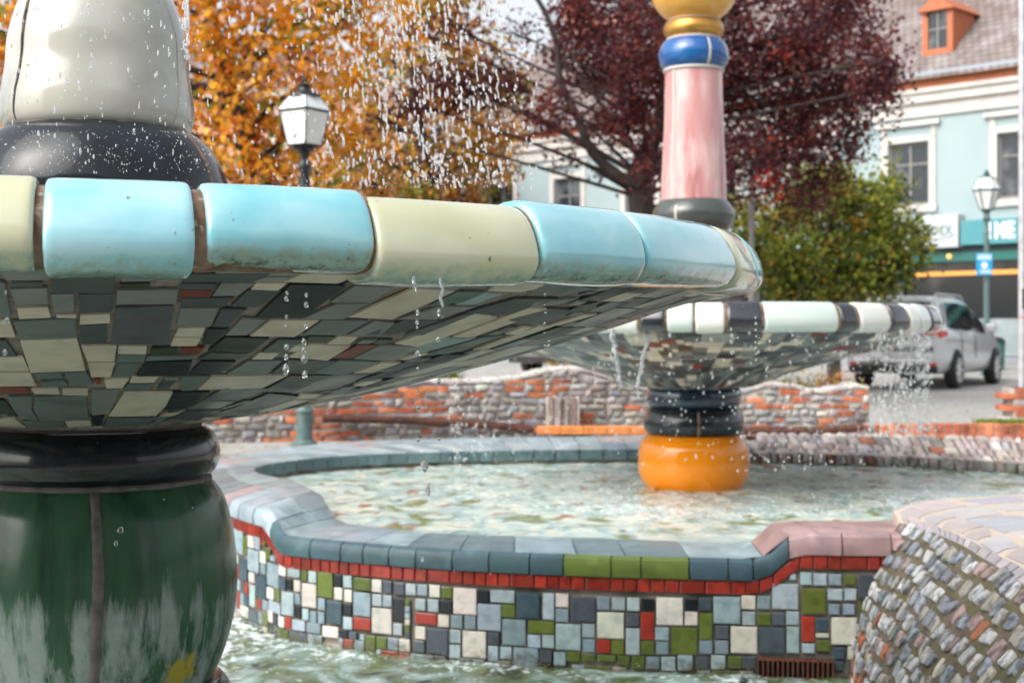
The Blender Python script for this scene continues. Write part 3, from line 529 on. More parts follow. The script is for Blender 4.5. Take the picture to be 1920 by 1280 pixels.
# mosaic
wt=[]
for l in WALL_TILES.split(';'):
    n=[int(x)/1000 for x in l[1:].split(',')]; wt.append((l[0],*n))
mb=MB(); u0_,u1_=.3,6.9; ce=.065; nu=int((u1_-u0_)/ce); z0_=-1.80; nv=10; occ=[[False]*nu for _ in range(nv)]
for c,a,b,z0,z1 in wt:
    slab(mb,wall_surf,[(b-.002,z1-.002),(a+.002,z1-.002),(a+.002,z0+.002),(b-.002,z0+.002)],.005,PALW[c],nu=2,nv=1,inset=.05,colv=.16)
def bandtop(s): o,q,zo,zi=at_s(s); return zo-.165
ce=.0325; nu=int((u1_-u0_)/ce); ztop0=-1.08; nv=20; occ=[[False]*nu for _ in range(nv)]
GR0,GR1=s_of(1562),s_of(1420)
blk=wt+[('x',min(GR0,GR1)-.012,max(GR0,GR1)+.012,-1.61,-1.495)]
for j in range(nv):
    z1=ztop0-j*ce; z0=z1-ce
    for i in range(nu):
        a=u0_+i*ce; b=a+ce
        if z1>min(bandtop(a),bandtop(b))-.001 or any(ta<b-.005 and tb>a+.005 and tz0<z1-.005 and tz1>z0+.005 for c,ta,tb,tz0,tz1 in blk): occ[j][i]=True
for (i,j,x,y) in pack(nu,nv,occ,[(2,2)]*5+[(4,4),(2,4),(4,2),(3,2),(2,3)],random.Random(4)):
    a=u0_+i*ce; b=a+x*ce; z1=ztop0-j*ce; z0=z1-y*ce; c=random.choices('cgbdskro',[16,16,22,9,7,7,7,13])[0]
    slab(mb,wall_surf,[(b-.003,z1-.003),(a+.003,z1-.003),(a+.003,z0+.003),(b-.003,z0+.003)],.005,PALW[c],nu=2,nv=1,inset=.05,colv=.1)
mb.build('mosaic',M['mosaicw'],core)
# red band
mb=MB(); s=.2; rnd=random.Random(3)
while s<8.5:
    L_=rnd.choice([.058,.062,.060,.066,.12]); 
    def bs(u,v,o=.0): 
        p,n=wall_surf(u,0); zo=at_s(u)[2]; return Vector((p.x,p.y,zo+v+CZ))+n*0,n
    e=s+L_
    c=jit((.27,.028,.016),.3)
    slab(mb,bs,[(e-.003,-.099),(s+.003,-.099),(s+.003,-.160),(e-.003,-.160)],.009,c,nu=1,nv=1,inset=.06,colv=.1); s=e
mb.build('red_band',M['redband'],core)
# coping blocks : ring cross-section swept between joints
def cop_profile(s,inner=True):
    o,q,zo,zi=at_s(s); n=wall_n(s); m=(o-q).normalized(); w=(o-q).length
    P=[(o+n*.016,zo-.095),(o+n*.022,zo-.05),(o+n*.010,zo-.012),(o-n*.018,zo+.002),(o-m*w*.5,(zo+zi)/2+.004),(q+m*.03,zi+.002),(q+m*.004,zi-.008),(q-m*.004,zi-.09)]
    return [Vector((p.x,p.y,z+CZ)) for p,z in P]
def coping(mb,s0,s1,c,split,g=.003):
    m=max(2,int((s1-s0)/.08)); rows=[cop_profile(s0+g+(s1-s0-2*g)*k/m) for k in range(m+1)]
    for a,b in split:
        vs=[];fs=[]; n=b-a+1
        for r in rows:
            R_=r[a:b+1]
            vs+= R_
        for i in range(m):
            for j in range(n-1): fs.append((i*n+j,(i+1)*n+j,(i+1)*n+j+1,i*n+j+1))
        # sides going down
        o=len(vs)
        dn=Vector((0,0,-.02)); vs+= [v+dn for v in vs[:n]]+[v+dn for v in vs[m*n:m*n+n]]
        for j in range(n-1): fs.append((j,j+1,o+j+1,o+j)); fs.append((m*n+j+1,m*n+j,o+n+j,o+n+j+1))
        mb.add(vs,fs,jit(c,.12))
mb=MB(); s=.05; rnd=random.Random(9); SL=(.050,.095,.115); GR=(.10,.145,.028); PK=(.36,.235,.225); PB=(.27,.35,.39)
cuts=[]
front=[1760,1670,1578,1478,1412,1365,1292,1202,1146,1057,994,918,850,782,732,684,642,585,514]
cols=[PK,PK,PK,SL,SL,SL,GR,GR,GR,SL,SL,SL,SL,SL,SL,SL,SL,SL]
sl=[s_of(p) for p in front]
for a,b,c in zip(sl,sl[1:],cols): coping(mb,a,b,c,[(0,3)] if c!=PK else [(0,4)])
# top slabs behind the front course
s=sl[0]
while s<sl[-1]:
    e=min(s+rnd.uniform(.22,.36),sl[-1]); raised=s<sl[3]-.05
    coping(mb,s,e,PK if raised else (PB if rnd.random()<.3 or s>sl[-4] else (.13,.185,.21)),[(3,7)]); s=e
s=sl[-1]; 
while s<TOT-9.3+.0:
    L_=rnd.uniform(.17,.24); c=PB if rnd.random()<.86 else PK
    if 4.8<s<6.3: c=SL if rnd.random()<.8 else PB
    coping(mb,s,s+L_,lin(c,(.30,.36,.38),.35),[(0,4)],g=.006)
    ci=(.12,.20,.22) if not 5.0<s<6.6 else (.42,.30,.28)
    coping(mb,s,s+L_,ci if rnd.random()<.0 else lin((.33,.38,.39),(.2,.25,.28),rnd.random()),[(4,6)],g=.002)
    coping(mb,s,s+L_,(.10,.16,.17),[(6,7)],g=.006)
    s+=L_
S_RUB=s
mb.build('coping',M['coping'],core,smooth=35)
# rubble lip on the far right side of the basin
def rub_surf(u,v):
    a=S_RUB+u; o,q,zo,zi=at_s(a); 
    pr=[(o,zo-.25),(o,zo-.02),(o.lerp(q,.35),zo+.035),(o.lerp(q,.8),zi+.01),(q,zi-.05),(q,zi-.22)]
    k=min(int(v*5),4); f=v*5-k; (p0,z0),(p1,z1)=pr[k],pr[k+1]; p=p0.lerp(p1,f); z=z0+(z1-z0)*f
    nn=wall_n(a); nz_=[(1,0),(.8,.6),(0,1),(-.5,.8),(-1,.1)][k]
    return Vector((p.x,p.y,z+CZ)),Vector((nn.x*nz_[0],nn.y*nz_[0],nz_[1])).normalized()
mb=MB(); L_=TOT-S_RUB-.2; u=0; ST=[(.52,.46,.43),(.58,.52,.48),(.46,.43,.42),(.60,.55,.51),(.50,.41,.38)]
for r in range(9):
    u=rnd.uniform(0,.1)
    while u<L_:
        l=rnd.uniform(.05,.13); c=rnd.choice(ST) if rnd.random()<.94 else (.42,.17,.10)
        if r>=7: c=tuple(x*.5 for x in c)
        slab(mb,rub_surf,[(u+.008,r/9+.006),(u+l-.008,r/9+.006),(u+l-.008+rnd.uniform(-.01,.01),(r+1)/9-.006),(u+.008,(r+1)/9-.006)],.012,c,nu=2,nv=2,inset=.12,dome=.02,colv=.2); u+=l
mb.build('rubble_lip',M['stone'],core,smooth=50)
# drain grate, in the wall low on the right
gs0,gs1=s_of(1562),s_of(1420)
mb=MB()
def gbox(a,b,z0,z1,o0,o1,c):
    vs=[]
    for s_ in(a,b):
        for z in(z0,z1):
            for o in(o0,o1):
                p,n=wall_surf(s_,z); vs.append(p+n*o)
    mb.add(vs,[(0,1,3,2),(4,6,7,5),(0,4,5,1),(2,3,7,6),(0,2,6,4),(1,5,7,3)],c)
a,b=min(gs0,gs1),max(gs0,gs1)
RU=(.16,.06,.035)
gbox(a,b,-1.512,-1.50,.004,.026,RU); gbox(a,b,-1.600,-1.588,.004,.026,RU)
n=15
for i in range(n+1):
    x=a+(b-a-.006)*i/n; gbox(x,x+.006,-1.600,-1.50,.010,.024,RU)
g=mb.build('drain_grate',mat('rusty_grate',(1,1,1),.7,attr=True,n1=(40,5,(.5,.4,.4,1),.4,.7),bump=(60,.4,.003)),basin)
mb=MB(); gbox(a,b,-1.60,-1.50,.000,.0095,(.006,.006,.006)); mb.build('opening',mat('drain_dark',(.006,.006,.006),.9),g)

# ------------------------------------------------------------------ cobbled mound
def crest(u): # u 0..1 from the wall towards the camera
    P=[(1.80,6.60,-.89),(1.85,6.22,-.885),(1.86,5.86,-.885),(1.83,5.37,-.89),(1.79,4.97,-.89),(1.76,4.5,-.9),(1.74,4.0,-.9)]
    k=u*6; i=min(int(k),5); return Vector(lin(P[i],P[i+1],k-i))
def foot(u):
    P=[(1.56,6.60,-1.62),(1.50,6.26,-1.68),(1.42,5.9,-1.70),(1.34,5.4,-1.72),(1.27,4.9,-1.74),(1.22,4.45,-1.75),(1.2,4.0,-1.75)]
    k=u*6; i=min(int(k),5); return Vector(lin(P[i],P[i+1],k-i))
def mound_surf(u,v):
    u=min(max(u,0),1)
    def pos(u,v):
        a=foot(u);b=crest(u); p=a.lerp(b,v); bulge=.07*math.sin(math.pi*v)
        d=(b-a); p+=Vector((-.85,-.05,.5))*bulge
        return p+Vector((0,0,CZ))
    p=pos(u,v); e=.02; du=pos(min(u+e,1),v)-pos(max(u-e,0),v); dv_=pos(u,v+e)-pos(u,v-e)
    n=dv_.cross(du).normalized()
    if n.z<0: n=-n
    return p,n
mound=thing('cobbled_mound','sloping mound of small cobblestones with a pale flagstone top beside the basin wall','mound',(0,0,0))
mb=MB(); nu,nv=60,16; vs=[]
for i in range(nu+1):
    for j in range(nv+1):
        p,n=mound_surf(i/nu,j/nv); vs.append(p+n*.006*noise.noise(p*9))
mb.add(vs,[(i*(nv+1)+j,(i+1)*(nv+1)+j,(i+1)*(nv+1)+j+1,i*(nv+1)+j+1) for i in range(nu) for j in range(nv)])
# skirt down into the water
ms=mb.build('slope',M['cobmortar'],mound,smooth=True)
mb=MB(); rnd=random.Random(21)
CC=[(.34,.35,.35),(.26,.28,.30),(.42,.43,.43),(.20,.23,.26),(.27,.20,.19),(.16,.17,.19),(.30,.29,.25),(.38,.38,.37)]
nr=11
for r in range(nr):
    u=rnd.uniform(0,.02); vb=r/nr
    while u<.98:
        l=rnd.uniform(.026,.042)*(1.2 if vb>.7 else 1)
        c=rnd.choice(CC); wv_=.016*math.sin(u*13+r*.7)+rnd.uniform(-.008,.008); v0=vb+(.08+rnd.uniform(-.03,.06))/nr+wv_; v1=vb+(.92+rnd.uniform(-.10,.03))/nr+wv_
        if rnd.random()<(.22 if v0<.3 else .03): c=(.30,.11,.055)
        w=rnd.uniform(.0055,.0085); j=lambda a:rnd.uniform(-a,a)
        t=rnd.uniform(-.012,.012)
        q=[(u+w+j(.002)+t,v0+j(.010)),(u+l-w+j(.002)+t,v0+j(.010)),(u+l-w+j(.002),v1+j(.010)),(u+w+j(.002),v1+j(.010))]
        # rounded cobble: octagon cross-section rings
        cx=sum(p[0] for p in q)/4; cy=sum(p[1] for p in q)/4; K=12; rings=[(1.0,-.006),(1.0,.006),(.95,.0105),(.82,.0125),(.45,.013)]
        sh=[];
        for k in range(K):
            a=2*math.pi*k/K; ca,sa=math.cos(a),math.sin(a); e=.30
            X=math.copysign(abs(ca)**e,ca);Y=math.copysign(abs(sa)**e,sa)
            s_,t_=(X+1)/2,(Y+1)/2; pt=lin(lin(q[0],q[1],s_),lin(q[3],q[2],s_),t_); rr=1+rnd.uniform(-.14,.08); sh.append((cx+(pt[0]-cx)*rr,cy+(pt[1]-cy)*rr))
        vs=[]
        hh=rnd.uniform(.6,1.3)
        for sc,h in rings:
            for (x,y) in sh:
                p,n=mound_surf(cx+(x-cx)*sc,cy+(y-cy)*sc); vs.append(p+n*(h*hh+ (.0045*noise.noise(p*55) if h>.003 else 0)))
        p,n=mound_surf(cx,cy); vs.append(p+n*.013*hh)
        fs=[(g*K+k,g*K+(k+1)%K,(g+1)*K+(k+1)%K,(g+1)*K+k) for g in range(4) for k in range(K)]+[(4*K+k,4*K+(k+1)%K,5*K) for k in range(K)]
        kk=rnd.uniform(.7,1.2); mb.add(vs,fs,tuple(x*kk for x in c)); u+=l
mb.build('cobbles',M['cobble'],mound,smooth=40)
# flagged top
BACK=[(0,(1.80,6.60)),(.05,(1.86,6.95)),(.15,(2.12,7.28)),(.35,(2.75,7.52)),(1,(5.3,7.75))]
def top_surf(u,v):
    a=crest(u)
    for (v0,p0),(v1,p1) in zip(BACK,BACK[1:]):
        if v<=v1+1e-6: bq=lin(p0,p1,(max(v,0)-v0)/(v1-v0)); break
    else: bq=BACK[-1][1]
    k=max(0,1-u*1.15)**1.0; x=a.x+(bq[0]-1.80)*k+3.4*v*(1-k); y=a.y+(bq[1]-6.60)*k+.35*v*(1-k)
    z=a.z-.006+.016*min(1,max(v,0)/.03)+.06*math.sin(math.pi*min(max(v,0)*1.1,1))*(.4+.6*u)
    return Vector((x,y,z+CZ)),Vector((0,0,1))
mb=MB(); nu,nv=40,40; vs=[top_surf(i/nu,j/nv)[0] for i in range(nu+1) for j in range(nv+1)]
mb.add(vs,[(i*(nv+1)+j,(i+1)*(nv+1)+j,(i+1)*(nv+1)+j+1,i*(nv+1)+j+1) for i in range(nu) for j in range(nv)])
sk=len(mb.v); edge=[top_surf(0,j/nv)[0] for j in range(nv+1)]
mb.add([p for p in edge]+[p-Vector((0,0,.35)) for p in edge],[(j,j+1,nv+2+j,nv+1+j) for j in range(nv)])
mb.build('top',M['flagmortar'],mound,smooth=40)
mb=MB(); u=.02
while u<.97:   # edge stones along the crest
    l=rnd.uniform(.026,.045); slab(mb,top_surf,[(u+.003,.002),(u+l-.003,.002),(u+l-.003,.022+rnd.uniform(0,.006)),(u+.003,.022+rnd.uniform(0,.006))],.006,rnd.choice([(.34,.31,.32),(.38,.35,.36),(.30,.29,.31)]),nu=2,nv=1,inset=.14,dome=.008,colv=.12); u+=l
v=.034
while v<.9:
    wv=rnd.uniform(.06,.10)*(1+v); u=rnd.uniform(-.0,.03)
    while u<.97:
        l=rnd.uniform(.07,.15); j=lambda a=.014:rnd.uniform(-a,a)
        slab(mb,top_surf,[(max(u+.009+j(),.002),v+j(.006)),(min(u+l-.006,.999)+j(.005),v+j(.006)),(min(u+l-.006,.999)+j(.005),v+wv-.016+j()),(max(u+.009+j(),.002),v+wv-.016+j())],.004,rnd.choice([(.38,.36,.37),(.43,.40,.39),(.34,.34,.37),(.40,.35,.34)]),nu=2,nv=2,inset=.08,colv=.1); u+=l
    v+=wv
mb.build('flagstones',M['flag'],mound,smooth=40)

# ------------------------------------------------------------------ water
def water_mat(name,deep,pal,scale,foam_lo,foam_hi,foamc,spots):
    m=bpy.data.materials.new(name); m.use_nodes=True; t=m.node_tree;N=t.nodes;L=t.links;b=N['Principled BSDF']
    tc=N.new('ShaderNodeTexCoord'); mp=N.new('ShaderNodeMapping'); mp.inputs['Scale'].default_value=(1,1,1); L.new(tc.outputs['Object'],mp.inputs[0])
    def nz(sc,det=5,sx=1,sy=1,dist=0,loc=0):
        q=N.new('ShaderNodeMapping'); q.inputs['Scale'].default_value=(sx,sy,1); q.inputs['Location'].default_value=(loc,loc,0); L.new(tc.outputs['Object'],q.inputs[0])
        n=N.new('ShaderNodeTexNoise'); n.inputs['Scale'].default_value=sc; n.inputs['Detail'].default_value=det; n.inputs['Distortion'].default_value=dist; L.new(q.outputs[0],n.inputs[0]); return n.outputs[0]
    n1=nz(scale,4,1,.75,1.2); cr=N.new('ShaderNodeValToRGB'); L.new(n1,cr.inputs[0]); e=cr.color_ramp
    e.elements[0].position=.30; e.elements[0].color=(*pal[0],1); e.elements[1].position=.70; e.elements[1].color=(*pal[-1],1)
    for i,c in enumerate(pal[1:-1]): x=e.elements.new(.30+.40*(i+1)/(len(pal)-1)); x.color=(*c,1)
    c=cr.outputs[0]
    for i,(sc,lo,hi,colr) in enumerate(spots):
        n2=nz(sc,3,1,.75,.8,loc=5.3+i*7); mr=N.new('ShaderNodeMapRange'); mr.inputs[1].default_value=lo; mr.inputs[2].default_value=hi; L.new(n2,mr.inputs[0])
        mx=N.new('ShaderNodeMix'); mx.data_type='RGBA'; L.new(mr.outputs[0],mx.inputs[0]); L.new(c,mx.inputs[6]); mx.inputs[7].default_value=(*colr,1); c=mx.outputs[2]
    # foam mask from vertex colour * noise
    at=N.new('ShaderNodeAttribute'); at.attribute_name='Col'; sp=N.new('ShaderNodeSeparateColor'); L.new(at.outputs[0],sp.inputs[0])
    n3=nz(24,6,1,.8,.5,loc=2); ad=N.new('ShaderNodeMath'); L.new(n3,ad.inputs[0]); L.new(sp.outputs[0],ad.inputs[1])
    mr=N.new('ShaderNodeMapRange'); mr.inputs[1].default_value=foam_lo; mr.inputs[2].default_value=foam_hi; L.new(ad.outputs[0],mr.inputs[0])
    mx=N.new('ShaderNodeMix'); mx.data_type='RGBA'; L.new(mr.outputs[0],mx.inputs[0]); L.new(c,mx.inputs[6]); mx.inputs[7].default_value=(*foamc,1)
    L.new(mx.outputs[2],b.inputs['Base Color'])
    r=N.new('ShaderNodeMapRange'); r.inputs[3].default_value=.10; r.inputs[4].default_value=.55; L.new(mr.outputs[0],r.inputs[0]); L.new(r.outputs[0],b.inputs['Roughness'])
    b.inputs['IOR'].default_value=1.33; b.inputs['Specular IOR Level'].default_value=.5
    n4=nz(34,4,1,1); bu=N.new('ShaderNodeBump'); bu.inputs['Strength'].default_value=.6; bu.inputs['Distance'].default_value=.012; L.new(n4,bu.inputs['Height']); L.new(bu.outputs[0],b.inputs['Normal'])
    return m
def water(name,label,x0,x1,y0,y1,z,nx,ny,m,amp,foamf,inside):
    xs=np.linspace(x0,x1,nx); ys=np.linspace(y0,y1,ny); vs=[];cs=[];ok={}
    for j,y in enumerate(ys):
        for i,x in enumerate(xs):
            if not inside(x,y): continue
            f=foamf(x,y); a=amp*(1+1.6*max(f+.1,0))
            h=a*(noise.noise(Vector((x*5,y*5,1)))*1.0+noise.noise(Vector((x*11,y*11,4)))*.7+noise.noise(Vector((x*26,y*26,9)))*.35)
            if f>.05: h+=f*.05*max(0,noise.noise(Vector((x*18,y*18,7))))
            ok[(i,j)]=len(vs); vs.append((x,y,z+CZ+h)); cs.append((max(0,f),0,0))
    fs=[(ok[(i,j)],ok[(i+1,j)],ok[(i+1,j+1)],ok[(i,j+1)]) for (i,j) in ok if (i+1,j) in ok and (i,j+1) in ok and (i+1,j+1) in ok]
    o=MB().add(vs,fs,cs).build(name,m,smooth=True,recalc=False); return tag(o,label,kind='structure')
inner=[p[2] for p in PATH[::8]]; outer=[p[1] for p in PATH[::8]]; mid=[a.lerp(b,.35) for a,b in zip(inner,outer)]
def pip(poly,x,y):
    r=False;n=len(poly);j=n-1
    for i in range(n):
        a,b=poly[i],poly[j]
        if (a.y>y)!=(b.y>y) and x<(b.x-a.x)*(y-a.y)/(b.y-a.y)+a.x: r=not r
        j=i
    return r
def foam_up(x,y):
    d=math.hypot(x-FC[0],y-FC[1]); f=.16*math.exp(-((d-1.60)/.25)**2)
    f+=.14*math.exp(-((d-.75)/.5)**2)
    f+=.22*math.exp(-(((x-.75)/.28)**2+((y-8.6)/.25)**2))+.16*math.exp(-(((x-2.6)/.5)**2+((y-9.1)/.6)**2))
    f+=.10*noise.noise(Vector((x*2.2,y*2.2,3)))
    return f-.05-(.12 if y<7.9 else 0)
WU=water_mat('upper_water',None,[(.16,.25,.22),(.32,.45,.43),(.44,.56,.54),(.62,.64,.53),(.44,.56,.54)],4.5,.60,.92,(.66,.74,.75),[(5,.62,.68,(.30,.12,.06)),(6,.64,.70,(.03,.05,.035)),(4,.58,.66,(.16,.20,.06))])
water('upper_pool_water','pale green fountain water',-1.95,4.95,7.0,12,-1.068,300,220,WU,.006,foam_up,lambda x,y:pip(mid,x,y))
def foam_low(x,y):
    d=min(abs(y-wy)+0 for wy in [6.8]); f=0
    for (a,b) in FRONT:
        dd=math.hypot(x-a,y-b); f=max(f,.15*math.exp(-(dd/.10)**2))
    f+=.15*math.exp(-(((x+1.45)/.35)**2+((y-7.0)/.9)**2))
    return f+.12*noise.noise(Vector((x*3,y*3,5)))-.03
FRONT=[(at_s(s).__getitem__(0).x,at_s(s)[0].y-.12) for s in np.arange(1.6,5.0,.06)]
WL=water_mat('lower_water',None,[(.035,.05,.018),(.10,.13,.045),(.15,.21,.15),(.30,.40,.38),(.44,.52,.46)],4.0,.60,.82,(.72,.80,.82),[(7,.64,.70,(.26,.06,.04)),(5,.60,.68,(.02,.035,.03))])
water('lower_pool_water','rippling shallow green water',-5,3.2,1.0,8.9,-1.585,260,280,WL,.009,foam_low,lambda x,y:(not pip(outer,x,y)) or pip([Vector(p) for p in [(9,9),(9,9),(9,9)]],x,y))
# sill of water sliding over the low part of the coping
# ------------------------------------------------------------------ ground
def gz(x,y): return 0 if y<28 else min((y-28)/9,1)*.42
xs=[-120,-60,-30,-16,-9,-6.2,-6.0,-3,0,3,6.4,6.6,9,14,20,30,45,70,140]; ys=[-40,-5,0,4,8,12.3,12.32,13,14,16,20,24,28,30,32,34,37,45,60,100,200,400]
vs=[];fs=[]
for y in ys:
    for x in xs:
        low=(-6.1<x<6.5 and y<12.31)
        vs.append((x,y,gz(x,y)-(1.15 if low else 0)))
n=len(xs)
for j in range(len(ys)-1):
    for i in range(n-1): fs.append((j*n+i,j*n+i+1,(j+1)*n+i+1,(j+1)*n+i))
mg=mat('paving',(.36,.355,.35),.8,n1=(.8,6,(.33,.32,.30),.42,.62),n2=(3.2,6,(.24,.25,.13),.60,.72),bump=(9,.5,.02))
t=mg.node_tree;N=t.nodes;L=t.links;b=N['Principled BSDF'];src=b.inputs['Base Color'].links[0].from_socket
vo=N.new('ShaderNodeTexVoronoi'); vo.feature='DISTANCE_TO_EDGE'; vo.inputs['Scale'].default_value=7; tc=N.new('ShaderNodeTexCoord'); L.new(tc.outputs['Object'],vo.inputs[0])
mr=N.new('ShaderNodeMapRange'); mr.inputs[1].default_value=.02; mr.inputs[2].default_value=.09; L.new(vo.outputs[0],mr.inputs[0])
mx=N.new('ShaderNodeMix'); mx.data_type='RGBA'; L.new(mr.outputs[0],mx.inputs[0]); mx.inputs[6].default_value=(.22,.21,.17,1); L.new(src,mx.inputs[7]); L.new(mx.outputs[2],b.inputs['Base Color'])
tag(MB().add(vs,fs).build('ground',mg),'grey stone paving of the square',kind='structure')
tag(MB().box((-14,33.2,.20),(40,34.8,.42)).build('pavement',mat('pavement_slabs',(.36,.38,.41),.7,n1=(1.5,5,(.30,.31,.33),.4,.7),bump=(12,.3,.01))),'pale pavement in front of the shops',kind='structure')
bpy.data.objects['pavement'].rotation_euler=(0,0,0)

# ------------------------------------------------------------------ rubble walls
def xp(px,d): return (px-960)/F*d
def interp(T,x):
    if x<=T[0][0]: return T[0][1]
    for a,b in zip(T,T[1:]):
        if x<=b[0]: return a[1]+(b[1]-a[1])*(x-a[0])/(b[0]-a[0])
    return T[-1][1]
WD=[(200,13.2),(430,13.5),(620,13.7),(800,14.0),(1000,14.2),(1200,14.5),(1400,14.6),(1640,14.7)]
WT=[(200,745),(500,745),(640,742),(700,722),(760,709),(860,712),(900,711),(960,706),(1010,696),(1050,688),(1090,688),(1140,702),(1200,722),(1300,735),(1395,730),(1440,716),(1490,720),(1540,731),(1580,724),(1612,719),(1630,722)]
def rubble(name,label,p0,p1,seed,bricks):
    rnd=random.Random(seed); mb=MB()
    def sf(px,z):
        d=interp(WD,px); d2=interp(WD,px+20); a=Vector((xp(px,d),d,0)); b=Vector((xp(px+20,d2),d2,0)); t=(b-a).normalized()
        return Vector((a.x,a.y,z)),Vector((t.y,-t.x,0))
    def top(px): d=interp(WD,px); return CZ+(620-interp(WT,px))/F*d-.035
    root=thing(name,label,'wall',(0,0,0))
    body=MB(); n=int((p1-p0)/10); vs=[];fs=[]
    for i in range(n+1):
        px=p0+(p1-p0)*i/n; p,nn=sf(px,0); q=p-nn*.45; T=top(px)-.02; vs+=[(p.x,p.y,-.1),(p.x,p.y,T),(q.x,q.y,T),(q.x,q.y,-.1)]
    for i in range(n):
        for j in range(3): fs.append((i*4+j,(i+1)*4+j,(i+1)*4+j+1,i*4+j+1))
    fs+= [(0,1,2,3),(n*4+3,n*4+2,n*4+1,n*4)]
    body.add(vs,fs).build('core',M['wallmortar'],root)
    z=-.02
    while z<.95:
        h=rnd.uniform(.052,.080); px=p0+rnd.uniform(0,8)
        while px<p1-4:
            d=interp(WD,px); br=rnd.random()<bricks(px,620-(z-CZ)/d*F)
            l=(rnd.choice([.2,.2,.1]) if br else rnd.uniform(.06,.19))*F/d
            hh=.062 if br else h
            e=min(px+l,p1); T=min(top(px+2),top(e-2)); 
            if z+.03<T:
                z1=min(z+hh,T+.01); c=rnd.choice([(.50,.15,.065),(.56,.20,.09),(.42,.12,.06)]) if br else rnd.choice([(.36,.34,.32),(.43,.41,.38),(.28,.27,.27),(.38,.33,.28),(.32,.32,.34),(.48,.46,.42),(.25,.22,.20)])
                k=2.3 if not br else 1.7; j=lambda:rnd.uniform(-.007,.007)*k
                slab(mb,sf,[(px+k,z1-.009+j()),(e-k,z1-.009+j()),(e-k+j()*200,z+.009+j()),(px+k+j()*200,z+.009+j())],.022 if not br else .014,c,nu=2,nv=2,inset=.12 if not br else .05,dome=.010 if not br else 0,colv=.18)
            px=e
        z+=h
    # capping stones
    px=p0
    while px<p1-3:
        l=rnd.uniform(18,44); e=min(px+l,p1)
        def tf(u,v):
            p,nn=sf(u,0); q=p-nn*.46*v; return Vector((q.x,q.y,top(u)+.0)),Vector((0,0,1))
        slab(mb,tf,[(px+1,-.03),(e-1,-.03),(e-1,1.02),(px+1,1.02)],.03,rnd.choice([(.46,.43,.40),(.52,.50,.47),(.40,.38,.37),(.50,.45,.42)]),nu=2,nv=2,inset=.08,dome=.015,colv=.15); px=e
    mb.build('stones',M['stone'],root,smooth=45); return root
M['wallmortar']=mat('wall_mortar',(.48,.45,.43),.95,n1=(6,6,(.24,.22,.20),.4,.65),bump=(30,.7,.01))
def bk(px,y):
    if 660<px<835 and 700<y<795: return .72
    if 525<px<640 and 775<y<835: return .8
    if 600<px<700 and 770<y<800: return .9
    if 880<px<960 and 695<y<745: return .45
    if 975<px<1045 and 690<y<800: return .55
    if px>1395: return .34
    if px<520: return .04
    return .07
rubble('rubble_wall','low winding wall of grey rubble with patches of orange brick behind the far basin',200,1630,4,bk)
d=14.05
pm=MB(); pts=[(W(px,y,interp(WD,px)-.12)) for px,y in((605,784),(700,786),(800,789),(900,795),(1000,804))]; pm.tube(spl([tuple(p) for p in pts],4),.040,12)
tag(pm.build('rusty_pipe',M['rust'],smooth=50),'long rusty pipe lying along the foot of the brick wall, left of the orange block','pipe')
pm=MB(); pts=[(W(px,y,interp(WD,px)-.14)) for px,y in((1380,806),(1460,806),(1540,806),(1618,800))]; pm.tube(spl([tuple(p) for p in pts],4),.042,12)
tag(pm.build('rusty_pipe',M['rust'],smooth=50),'rusty pipe along the wall foot to the right of the orange fountain base','pipe')
a=W(1008,800,13.6); mb=MB()
for i in range(5):
    mb.box((a.x+i*.222,a.y,a.z-.075),(a.x+i*.222+.218,a.y+.22,a.z),bev=.008)
tag(mb.build('orange_curb',M['orangebrick']),'row of bright orange glazed blocks at the foot of the rubble wall','kerb')
mb=MB(); a=W(1024,745,14.05)
for i in range(9):
    mb.box((a.x+i*.037,a.y-.02*(i%2),a.z-.30),(a.x+i*.037+.034,a.y+.15,a.z+.004*(i%3)),jit(((.40,.35,.32),(.27,.20,.18),(.46,.43,.41))[i%3],.1),bev=.004)
tag(mb.build('ribbed_slab',M['stone']),'upright slab of ribbed brown and grey stone set in the rubble wall','stone slab')
# kerbs of soldier bricks
def brick_kerb(name,label,P,h,w):
    mb=MB(); rnd=random.Random(2); pts=[Vector((*p,0)) for p in P]
    for a,b in zip(pts,pts[1:]):
        L_=(b-a).length; t=(b-a).normalized(); n=Vector((t.y,-t.x,0)); k=int(L_/.078)
        for i in range(k):
            o=a+t*(i*L_/k)
            def B(u,v,z): p=o+t*u+n*v; return (p.x,p.y,z)
            c=jit(rnd.choice([(.47,.16,.075),(.54,.20,.10),(.38,.11,.06)]),.15); m=MB().box((0,0,-.02),(.066,w,h+rnd.uniform(-.005,.005)),c,bev=.006)
            mb.add([B(*v) for v in m.v],m.f,c)
        m=MB().box((0,.012,-.02),(L_,w-.012,h-.012)); mb.add([tuple((a+t*v[0]+n*v[1])[:2])+(v[2],) for v in m.v],m.f,(.34,.32,.30))
    return tag(mb.build(name,M['stone']),label,'kerb')
brick_kerb('brick_kerb','kerb of upright red bricks across the paving behind the basin, the farther of two',[(xp(1640,14.3),14.3),(5.2,14.35),(7.2,14.5)],.13,.2)
brick_kerb('brick_kerb','kerb of upright red bricks nearer the basin, at the right edge',[(xp(1735,13.1),13.2),(4.4,12.95),(6.8,12.5)],.11,.2)
a=W(1585,745,14.6)
# brick pier carrying the pole at the right edge
mb=MB(); rnd=random.Random(6); X=xp(1905,16.4)
for j in range(6):
    for i in range(4):
        o=.0 if j%2 else .11; mb.box((X+i*.22-o,16.4,j*.068),(X+i*.22-o+.21,16.8,j*.068+.060),jit((.45,.14,.07) if (i+j)%3 else (.45,.42,.40),.2),bev=.005)
mb.box((X-.02,16.41,-.02),(X+.8,16.79,.40),(.42,.38,.35))
tag(mb.build('brick_pier',M['stone']),'low red brick pier at the foot of the tall grey pole','pier')

